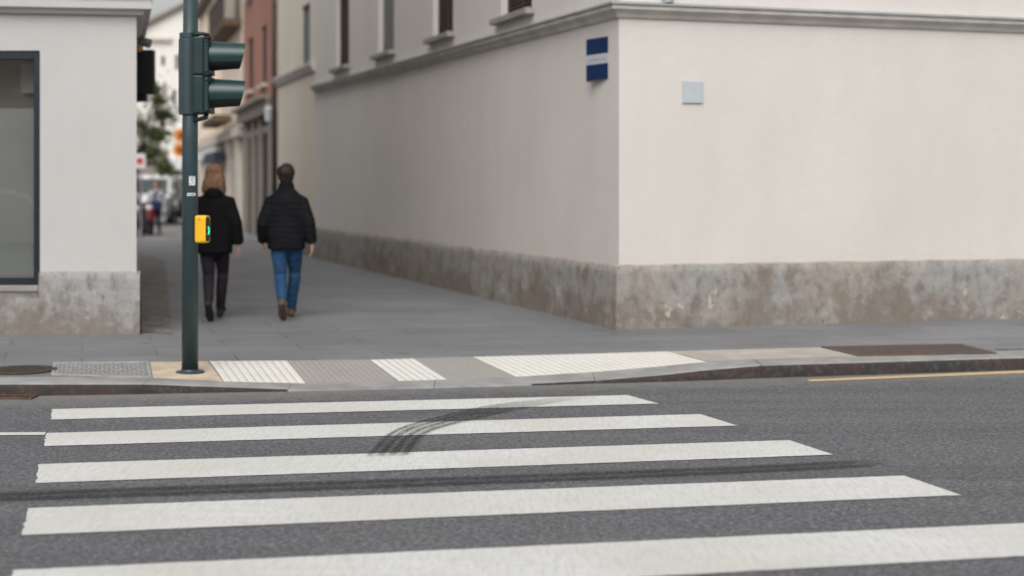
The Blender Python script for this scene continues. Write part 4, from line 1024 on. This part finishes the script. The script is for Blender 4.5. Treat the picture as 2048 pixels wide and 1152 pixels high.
g = G(); g.tube([bx+Vector((-.13, 0, .14)), bx+Vector((-.05, .03, .30)), bx+Vector((.10, .06, .50))], .015, 8); g.build('strap', M['blue_bag'], t)

# ------------------------------------------------------------------ far street: houses on the right
O = at(549, 487, 41); WF = Wall((O.x, O.y), ((190-U0)/F, 1), left=True)
a_red, a_mid, a_bei = WF.at_u(549), WF.at_u(487), WF.at_u(396)
H_of = lambda W, u, v: W.z_at(u, v)
rb = thing('red_house', (O.x, O.y, PAVE), 'brick red plastered house with shop columns below', 'building')
zl_ = H_of(WF, 540, 202)
holes = []
for ul, ur, vt, vb in ((496, 506, 76, 181), (523, 533, 52, 168)):
    s0, s1 = sorted((WF.at_u(ul), WF.at_u(ur))); um = (ul+ur)/2; holes.append((s0, s1, H_of(WF, um, vb), H_of(WF, um, vt)))
hl = [(h[0], h[1], h[3]+1.3, h[3]+3.2) for h in holes]
g = G(); WF.facade(g, 0, a_mid, zl_, 12.5, holes+hl, .08)
g.face([WF.pt(0, PAVE, 0), WF.pt(0, PAVE, -8), WF.pt(0, 12.5, -8), WF.pt(0, 12.5, 0)])
g.build('wall', M['red_stucco'], rb)
g = G(); g.prism([WF.pt(-.1, 12.5, .5), WF.pt(a_mid, 12.5, .5), WF.pt(a_mid, 12.5, -8), WF.pt(-.1, 12.5, -8)], (0, 0, .3)); g.build('roof', M['roof'], rb)
for h in holes+hl:
    g = G(); WF.slab(g, h[0], h[1], h[2], h[3], -.09, -.05); wo = g.build('window', M['dark'], rb)
    g = G(); WF.slab(g, h[0]-.15, h[1]+.15, h[2]-.12, h[2]-.02, -.07, .14); g.build('sill', M['trim'], wo)
g = G(); WF.slab(g, -.1, a_mid, zl_-.35, zl_-.01, -.2, .22); WF.slab(g, -.1, a_mid, zl_, zl_+.12, .0, .42); g.build('ledge', M['shop_frame'], rb)
g = G(); WF.slab(g, 0, a_mid, PAVE, zl_-.36, -.12, -.06); g.build('shaded_shop_opening', M['dark'], rb)  # flat dark slab; shade inside and below the ledge is in its colour
for ua, ub in ((487, 494), (503, 508), (517, 522), (537, 548)):
    s0, s1 = sorted((WF.at_u(ua), WF.at_u(ub))); g = G(); WF.slab(g, s0, s1, PAVE, zl_-.36, -.059, .02); g.build('pilaster', M['shop_frame'], rb)
g = G(); WF.slab(g, 0, a_mid, H_of(WF, 520, 268), H_of(WF, 520, 255), -.059, -.02); g.build('transom', M['shop_frame'], rb)
p = at(537, 226, 40.0); t = thing('wall_lantern', p, 'pale wall lantern beside the red house', 'lamp')
g = G(); g.tube([p+Vector((0, 0, -.22)), p+Vector((0, 0, .12)), p+Vector((0, 0, .2))], [.09, .12, .05], 10); g.build('glass_body', M['plate'], t)
g = G(); g.tube([p+Vector((0, 0, .2)), p+Vector((.05, .05, .38)), p+Vector((.32, .15, .40))], .03, 8); g.build('arm', M['ironwork'], t)
# beige house
bb_o = WF.pt(a_mid, PAVE); bb = thing('beige_house', bb_o, 'tall beige house with vertical bands and a balcony', 'building')
zc1 = H_of(WF, 440, 272); ze = 9.45
g = G(); WF.facade(g, a_mid, a_bei, zc1, ze, (), .2); g.face([WF.pt(a_bei, PAVE, 0), WF.pt(a_bei, PAVE, -8), WF.pt(a_bei, ze, -8), WF.pt(a_bei, ze, 0)]); g.build('wall', M['beige'], bb)
g = G(); g.prism([WF.pt(a_mid, ze, .4), WF.pt(a_bei+.3, ze, .4), WF.pt(a_bei+.3, ze+1.6, -4), WF.pt(a_mid, ze+1.6, -4)], (0, 0, .22)); g.build('roof', M['roof'], bb)
for u in (404, 413, 422, 431, 440):
    s0 = WF.at_u(u); g = G(); WF.slab(g, s0-.5, s0+.5, zc1+.2, ze-.25, 0, .10); g.build('pilaster', M['beige'], bb)
g = G(); WF.slab(g, a_mid, a_bei, zc1-.3, zc1, -.1, .2); g.build('cornice', M['trim'], bb)
g = G(); WF.slab(g, a_mid, a_bei, PAVE, zc1-.31, -.2, -.12); g.build('shopfront', M['grey_panel'], bb)
for ua, ub in ((400, 405), (417, 421), (436, 440), (452, 458), (470, 478)):
    s0, s1 = sorted((WF.at_u(ua), WF.at_u(ub))); g = G(); WF.slab(g, s0, s1, PAVE, zc1-.31, -.119, .04); g.build('pilaster', M['trim'], bb)
s0, s1 = sorted((WF.at_u(400), WF.at_u(436))); g = G(); WF.slab(g, s0, s1, H_of(WF, 418, 318), H_of(WF, 418, 294), .045, .12); g.build('fascia', M['white_panel'], bb)
s0, s1 = sorted((WF.at_u(432), WF.at_u(456))); g = G(); WF.slab(g, s0, s1, H_of(WF, 444, 326), H_of(WF, 444, 306), .13, .5); g.build('shop_sign', M['sign_blue'], bb)
s0, s1 = sorted((WF.at_u(400), WF.at_u(432))); g = G(); WF.slab(g, s0, s1, PAVE+.3, H_of(WF, 416, 325), -.118, -.08); g.build('shop_window', M['glass_dark'], bb)
s0, s1 = sorted((WF.at_u(446), WF.at_u(476))); g = G(); WF.slab(g, s0, s1, H_of(WF, 460, 251), H_of(WF, 460, 238), .21, .8); g.build('awning', M['awning'], bb)
# balcony
s0, s1 = sorted((WF.at_u(449), WF.at_u(484))); zb_ = H_of(WF, 470, 66)
bal = G(); WF.slab(bal, s0, s1, zb_, zb_+.22, 0, .62); bal = bal.build('balcony', M['awning'], bb)
g = G(); WF.slab(g, s0, s1, zb_+1.15, zb_+1.2, .55, .62); WF.slab(g, s0, s0+.05, zb_+1.15, zb_+1.2, 0, .55); n = 30
for i in range(n):
    s = s0+(s1-s0-.03)*i/(n-1); WF.slab(g, s, s+.03, zb_+.22, zb_+1.15, .57, .60)
for i in range(6):
    WF.slab(g, s0+.01, s0+.04, zb_+.22, zb_+1.15, .05+i*.09, .08+i*.09)
g.build('railing', M['ironwork'], bal)
g = G(); WF.slab(g, s0+.8, s0+2.2, zb_+.23, zb_+2.4, 0, .05); g.build('balcony_door', M['shop_frame'], bal)

# white gabled house closing the view
Yw = 86.0
wb = thing('white_house', at(330, 432, Yw), 'white gabled house closing the end of the street', 'building')
wx = lambda u: (u-U0)/F*Yw
wz = lambda v: HC-(v-V0)/F*Yw
WH = Wall((wx(268), Yw), (1, 0), left=False)
LH = wx(500)-wx(268)
g = G(); hs = []
sw = lambda u: WH.at_u(u)
for ul, ur, vt, vb in ((322, 330, 112, 132), (344, 353, 180, 212), (306, 314, 190, 222), (322, 330, 230, 262), (350, 358, 110, 140), (372, 380, 180, 212), (300, 308, 108, 138)): hs.append((sw(ul), sw(ur), wz(vb), wz(vt)))
WH.facade(g, 0, LH, PAVE-.1, wz(66), hs, .25)
g.face([WH.pt(0, wz(66)), WH.pt(LH, wz(66)), WH.pt(LH, wz(20)), WH.pt(sw(388), wz(4))])
for s, zt in ((0, wz(66)), (LH, wz(20))): g.face([WH.pt(s, PAVE-.1), WH.pt(s, PAVE-.1, -10), WH.pt(s, zt, -10), WH.pt(s, zt)])
g.build('wall', M['white_house'], wb)
g = G(); g.prism([WH.pt(-.3, wz(69), .4), WH.pt(sw(388), wz(3), .4), WH.pt(sw(388), wz(-3), .4), WH.pt(-.3, wz(60), .4)], (0, 10, 0))
g.prism([WH.pt(LH+.3, wz(19), .4), WH.pt(sw(388), wz(3), .4), WH.pt(sw(388), wz(-3), .4), WH.pt(LH+.3, wz(12), .4)], (0, 10, 0)); g.build('roof', M['shop_frame'], wb)
for h in hs:
    g = G(); WH.slab(g, *h, -.26, -.22); g.build('window', M['shutter_grey'], wb)
g = G(); WH.slab(g, sw(300), sw(345), wz(82), wz(76), 0, .3); g.build('window_hood', M['trim'], wb)
g = G(); WH.slab(g, 0, LH, wz(268), wz(262), 0, .2); g.build('string_course', M['trim'], wb)
g = G(); WH.slab(g, sw(336), sw(346), PAVE, wz(322), .01, .5); g.build('red_pillar', M['red_panel'], wb)
g = G(); WH.slab(g, sw(347), sw(398), wz(342), wz(318), .01, .7); g.build('shop_sign', M['white_panel'], wb)
g = G(); WH.slab(g, sw(347), sw(398), PAVE, wz(343), .01, .2); g.build('roller_shutter', M['grey_panel'], wb)
g = G(); WH.slab(g, 0, sw(335), PAVE, wz(300), .01, .12); g.build('shopfront', M['shop_frame'], wb)

# ------------------------------------------------------------------ street tree
def tree(loc, h, crown, n, label, seed):
    r = random.Random(seed); t = thing('street_tree', loc, label, 'tree')
    x, y, z = loc; g = G(); g.tube([(x, y, z), (x+.05, y, z+h*.3), (x-.03, y+.05, z+h*.55)], [.16, .12, .07], 10)
    cs = []
    for i in range(17):
        a = r.uniform(0, 2*PI); q = Vector((x+crown[0]*.75*math.cos(a)*r.uniform(.3, 1), y+crown[0]*.75*math.sin(a)*r.uniform(.3, 1), z+h*r.uniform(.36, .98)))
        cs.append((q, r.uniform(.34, .72))); g.tube([(x, y, z+h*.42), (Vector((x, y, z+h*.5))+q)/2, q], [.06, .035, .012], 7)
    g.build('trunk', M['bark'], t, smooth=True)
    g = G()
    for q, rad in cs:
        for k in range(n//17):
            v = Vector((r.gauss(0, 1), r.gauss(0, 1), r.gauss(0, 1))).normalized()*rad*abs(r.gauss(0, .62)); v.z *= .75
            c_ = q+v; a = Vector((r.uniform(-1, 1), r.uniform(-1, 1), r.uniform(-.5, .5))).normalized()*.085; b = a.cross(Vector((r.uniform(-1, 1), r.uniform(-1, 1), 1))).normalized()*.045
            g.face([c_-a, c_-b, c_+a, c_+b])
    g.build('crown', M['leaf'], t); return t
tp = Vector(((270-U0)/F*56, 56, PAVE)); tree(tp, 5.2, (1.75,), 6500, 'leafy green street tree beside the white van', 3)

# ------------------------------------------------------------------ road signs in the far street
p = P(281, 470, PAVE); Yn = 44; xn = (281-U0)/F*Yn
t = thing('road_sign', (xn, Yn, PAVE), 'white road sign with a red disc on a post', 'sign')
zc_ = HC-(322-V0)/F*Yn
g = G(); g.tube([(xn, Yn+.05, PAVE), (xn, Yn+.05, zc_+.2)], .03, 10); g.build('post', M['alu'], t)
g = G(); g.box((xn, Yn, zc_), (.30, .02, .42)); g.build('plate', M['white_panel'], t, bevel=.008)
g = G(); g.tube([(xn-.02, Yn-.011, zc_), (xn-.02, Yn-.018, zc_)], .105, 24); g.build('red_disc', M['red_sign'], t)
Yo = 50; xo = (366-U0)/F*Yo
t = thing('orange_sign_post', (xo, Yo, PAVE), 'two round orange signs stacked on a post behind the signal pole', 'sign')
zo = lambda v: HC-(v-V0)/F*Yo
g = G(); g.tube([(xo, Yo+.04, PAVE), (xo, Yo+.04, zo(255))], .035, 10); g.build('post', M['ironwork'], t)
for uu, v in ((362, 271), (360, 300)):
    cx = (uu-U0)/F*Yo; g = G(); g.tube([(cx, Yo, zo(v)), (cx, Yo-.03, zo(v))], .235, 12); d = g.build('sign_disc', M['orange'], t, bevel=.006)
    g = G(); g.tube([(cx+.03, Yo-.031, zo(v)), (cx+.03, Yo-.045, zo(v))], .13, 14); g.build('disc_centre', M['orange_dark'], d)

# ------------------------------------------------------------------ white van
Yv = 60.0; xv = (296-U0)/F*Yv - .12
vt = thing('parked_van', (xv, Yv, PAVE), 'white van facing the camera under the street tree', 'van')
def sect(y, pts): return [(xv+a, y, PAVE+b) for a, b in pts]
def vring(y, w, wt, zb, zs, ztp):
    return [(-w, zb), (-w, zs), (-w+.03, zs+.12), (-wt, ztp-.15), (-wt+.16, ztp), (wt-.16, ztp), (wt, ztp-.15), (w-.03, zs+.12), (w, zs), (w, zb)]
g = G(); rings = []
for y, w, wt, zs, ztp in ((0, .80, .74, .82, .98), (.12, .86, .80, .95, 1.10), (.55, .90, .82, 1.02, 1.20), (1.15, .92, .78, 1.08, 1.93), (1.6, .93, .80, 1.1, 2.0), (4.2, .93, .80, 1.1, 2.0), (4.5, .90, .76, 1.1, 1.9)):
    rings.append([g.bm.verts.new((xv+a, Yv+y, PAVE+b)) for a, b in vring(y, w, wt, .28, zs, ztp)])
for r0, r1 in zip(rings, rings[1:]):
    for k in range(9): g.bm.faces.new((r0[k], r0[k+1], r1[k+1], r1[k]))
    g.bm.faces.new((r0[9], r0[0], r1[0], r1[9]))
g.bm.faces.new(rings[0]); g.bm.faces.new(rings[-1][::-1]); g.build('body', M['van_white'], vt, bevel=.03)
g = G(); g.face([(xv-.74, Yv+.58, PAVE+1.22), (xv+.74, Yv+.58, PAVE+1.22), (xv+.64, Yv+1.08, PAVE+1.84), (xv-.64, Yv+1.08, PAVE+1.84)])
o = g.build('windscreen', M['windscreen'], vt); md = o.modifiers.new('t', 'SOLIDIFY'); md.thickness = .05; md.offset = 0
for s in (-1, 1):
    g = G(); g.box((xv+s*.62, Yv-.01, PAVE+.80), (.26, .08, .16)); g.build('headlight', M['lamp_glass'], vt, bevel=.03)
    g = G(); g.box((xv+s*1.03, Yv+.75, PAVE+1.25), (.18, .10, .24)); g.build('mirror', M['black_plastic'], vt, bevel=.03)
    for y in (.75, 3.6):
        g = G(); g.tube([(xv+s*.93, Yv+y, PAVE+.31), (xv+s*.72, Yv+y, PAVE+.31)], .31, 20); wh = g.build('wheel', M['rubber'], vt, bevel=.03)
        g = G(); g.tube([(xv+s*.94, Yv+y, PAVE+.31), (xv+s*.9, Yv+y, PAVE+.31)], .18, 16); g.build('rim', M['alu'], wh)
    g = G(); g.prism([(xv+s*.925, Yv+1.15, PAVE+1.2), (xv+s*.925, Yv+2.1, PAVE+1.2), (xv+s*.83, Yv+2.1, PAVE+1.75), (xv+s*.83, Yv+1.45, PAVE+1.75)], (s*.01, 0, 0)); g.build('side_window', M['glass_dark'], vt)
g = G(); g.box((xv, Yv-.02, PAVE+.45), (1.66, .14, .26)); g.build('bumper', M['grey_panel'], vt, bevel=.04)
g = G(); g.box((xv, Yv-.005, PAVE+.74), (.8, .05, .18)); g.build('grille', M['black_plastic'], vt, bevel=.02)

# ------------------------------------------------------------------ scooters
def scooter(loc, rz, label, bodym, screen=False):
    t = thing('parked_scooter', loc, label, 'scooter', None, rz)
    for y in (-.62, .62):
        g = G(); seg = 24; rr = []
        for k in range(seg):
            a = 2*PI*k/seg; c_ = Vector((0, y+.21*math.cos(a), .25+.21*math.sin(a))); rad = Vector((0, math.cos(a), math.sin(a)))
            rr.append([g.bm.verts.new(c_+rad*.05*math.cos(q*PI/4)+Vector((.055*math.sin(q*PI/4), 0, 0))) for q in range(8)])
        for k in range(seg):
            for q in range(8): g.bm.faces.new((rr[k][q], rr[(k+1) % seg][q], rr[(k+1) % seg][(q+1) % 8], rr[k][(q+1) % 8]))
        wh = g.build('wheel', M['rubber'], t, smooth=True, world=False)
        g = G(); g.tube([(-.04, y, .25), (.04, y, .25)], .165, 18); g.build('rim', M['alu'], wh, world=False)
    g = G(); g.loft([(0, .45, .30, .13, .36), (0, .44, .5, .17, .42), (0, .46, .68, .16, .42), (0, .48, .74, .12, .36)], 18, 2.4); g.box((0, -.12, .29), (.30, .55, .09))
    g.loft([(0, -.40, .28, .17, .06), (0, -.46, .6, .21, .09), (0, -.40, .88, .17, .09), (0, -.36, .98, .11, .07)], 16, 2.4); g.ball((0, -.62, .48), (.10, .27, .09), 12)
    place('body', remesh(g, .02, 2), bodym, t)
    g = G(); g.loft([(0, .40, .73, .13, .36), (0, .42, .80, .15, .38), (0, .42, .85, .12, .33)], 18, 2.4); g.build('seat', M['rubber'], t, smooth=True, world=False)
    g = G(); g.tube([(-.34, -.30, 1.04), (-.12, -.38, 1.0), (.12, -.38, 1.0), (.34, -.30, 1.04)], .018, 8); g.tube([(0, -.60, .3), (0, -.40, 1.0)], .03, 8); g.build('handlebar', M['ironwork'], t, smooth=True, world=False)
    g = G(); g.ball((0, -.50, .86), (.10, .06, .09), 12); g.build('headlight', M['lamp_glass'], t, smooth=True, world=False)
    for s in (-1, 1):
        g = G(); g.tube([(s*.26, -.33, 1.04), (s*.34, -.36, 1.22)], .009, 6); g.ball((s*.35, -.37, 1.26), (.07, .02, .05), 10); g.build('mirror', M['chrome'], t, smooth=True, world=False)
    return t
scp = P(283, 471, PAVE); scooter((scp.x, scp.y+.75, PAVE), R(20), 'red and black scooter parked beside the far person', M['moto_red'])
scp2 = P(270, 474, PAVE); scooter((scp2.x-.02, scp2.y+.55, PAVE), R(5), 'black scooter half hidden behind the left house corner', M['moto_black'])
sp3 = (356-U0)/F*60; scooter((sp3, 60.6, PAVE), R(-12), 'black scooter with a pale helmet on its handlebar', M['moto_black'])
hp = at(346, 386, 59.8); t = thing('helmet', hp, 'white round helmet hanging on the black scooter', 'helmet')
g = G(); g.ball(hp, (.13, .15, .135), 18); g.build('shell', M['white_panel'], t, smooth=True)
g = G(); g.ball(hp+Vector((0, -.05, -.02)), (.115, .11, .06), 14); g.build('visor', M['glass_dark'], t, smooth=True)

# ------------------------------------------------------------------ small litter and weeds
g = G(); 
lv = [(66,664),(73,662),(104,675),(118,667),(128,667),(52,668),(79,668),(187,678),(1563,651),(1884,640),(1448,657),(291,801)]
lw = ['beside the pier foot under the window', 'against the left pier', 'on the pavement before the left pier', 'close to the middle of the left pier foot', 'right beside another leaf at the left pier', 'under the shop window', 'in the corner of pier and apron', 'lone on the left pavement', 'at the foot of the right plinth', 'beside the weeds on the right', 'near the building corner', 'on the asphalt before the kerb']
for k, ((u, v), wd) in enumerate(zip(lv, lw)):
    p = P(u, v, PAVE) if v < 700 else P(u, v, 0); a = rnd.uniform(0, 6.28); s = rnd.uniform(.011, .020); g = G()
    d = Vector((math.cos(a), math.sin(a), .15)); e = Vector((-d.y, d.x, .5)).normalized(); q = p+Vector((0, -.03, .008))
    g.face([q-d*s, q-e*s*.5, q]); g.face([q-d*s, q, q+e*s*.5]); g.face([q-e*s*.5, q+d*s*.9, q]); g.face([q, q+d*s*.9, q+e*s*.5])
    o = g.build('fallen_leaf', M['leaf_dry'], base=p); md = o.modifiers.new('t', 'SOLIDIFY'); md.thickness = .002
    tag(o, 'dry orange leaf ' + wd, 'leaf', 'dry leaves along the walls')
for (u, v, n, lab) in ((1910, 634, 46, 'low green weed at the foot of the right plinth'), (1978, 632, 24, 'smaller green weed further right along the plinth')):
    p = P(u, v+2, PAVE); t = thing('weed', p, lab, 'plant'); g = G()
    for k in range(n):
        a = rnd.uniform(0, 2*PI); r = rnd.uniform(0, .14); q = p+Vector((r*1.3*math.cos(a), .25*r*math.sin(a)-.03, 0)); h = rnd.uniform(.03, .09); d = Vector((rnd.uniform(-.04, .04), rnd.uniform(-.03, .01), h))
        w_ = Vector((.010, 0, 0)); g.face([q-w_, q+w_, q+d*.6+w_*1.4, q+d, q+d*.6-w_*1.4])
    g.build('leaves', M['weed'], t)

# ------------------------------------------------------------------ house across the road (seen mirrored in the shop window)
fb = thing('facing_house', (-6, -13, 0), 'pale house across the road mirrored in the shop window', 'building')
WB = Wall((16, -13), (-1, 0), left=False)
if WB.n.y < 0: WB = Wall((16, -13), (-1, 0), left=True)
hs = []
for i in range(9):
    for z in (.9, 4.1): hs.append((1.2+i*3.9, 2.6+i*3.9, z, z+1.9))
g = G(); WB.facade(g, 0, 36, 0, 7, hs, .25); g.build('wall', M['stucco_far'], fb)
for h in hs: g = G(); WB.slab(g, *h, -.28, -.24); g.build('window', M['dark'], fb)
g = G(); WB.slab(g, -.5, 36.5, 7, 7.4, -8, .5); g.build('roof', M['roof'], fb)

# ------------------------------------------------------------------ camera, light, world
cam = bpy.data.cameras.new('camera'); co = bpy.data.objects.new('camera', cam); link(co); SC.camera = co
co.location = (0, 0, HC); co.rotation_euler = (PI/2, 0, 0)
cam.sensor_width = 36; cam.lens = F/2048*36; cam.shift_y = -(576-V0)/2048; cam.clip_end = 5000; cam.clip_start = .1
cam.dof.use_dof = True; cam.dof.focus_distance = 9.7; cam.dof.aperture_fstop = 1.18; cam.dof.aperture_blades = 0
SUN_EL, SUN_AZ = R(44), R(188)        # azimuth clockwise from +Y (straight ahead): behind the camera, a little to the right
sd = Vector((math.sin(SUN_AZ)*math.cos(SUN_EL), math.cos(SUN_AZ)*math.cos(SUN_EL), math.sin(SUN_EL)))
sl = bpy.data.lights.new('sun', 'SUN'); sl.energy = .5; sl.angle = R(55); sl.color = (1, .965, .92)
so = bpy.data.objects.new('sun', sl); link(so); so.rotation_euler = sd.to_track_quat('Z', 'Y').to_euler(); so.location = (0, 0, 20)
w = bpy.data.worlds.new('World'); SC.world = w; w.use_nodes = True; nt = w.node_tree
bg = nt.nodes['Background']; sk_ = nt.nodes.new('ShaderNodeTexSky'); sk_.sky_type = 'NISHITA'; sk_.sun_disc = False
sk_.sun_elevation = SUN_EL; sk_.sun_rotation = SUN_AZ; sk_.dust_density = 5.0; sk_.air_density = 1.0
hs_ = nt.nodes.new('ShaderNodeHueSaturation'); hs_.inputs['Saturation'].default_value = .06
nt.links.new(sk_.outputs[0], hs_.inputs['Color']); nt.links.new(hs_.outputs[0], bg.inputs['Color']); bg.inputs['Strength'].default_value = .15
SC.view_settings.view_transform = 'Standard'; SC.view_settings.look = 'None'; SC.view_settings.gamma = 1; SC.view_settings.exposure = .13
SC.render.film_transparent = False
SC.cycles.max_bounces = 8; SC.cycles.transparent_max_bounces = 12
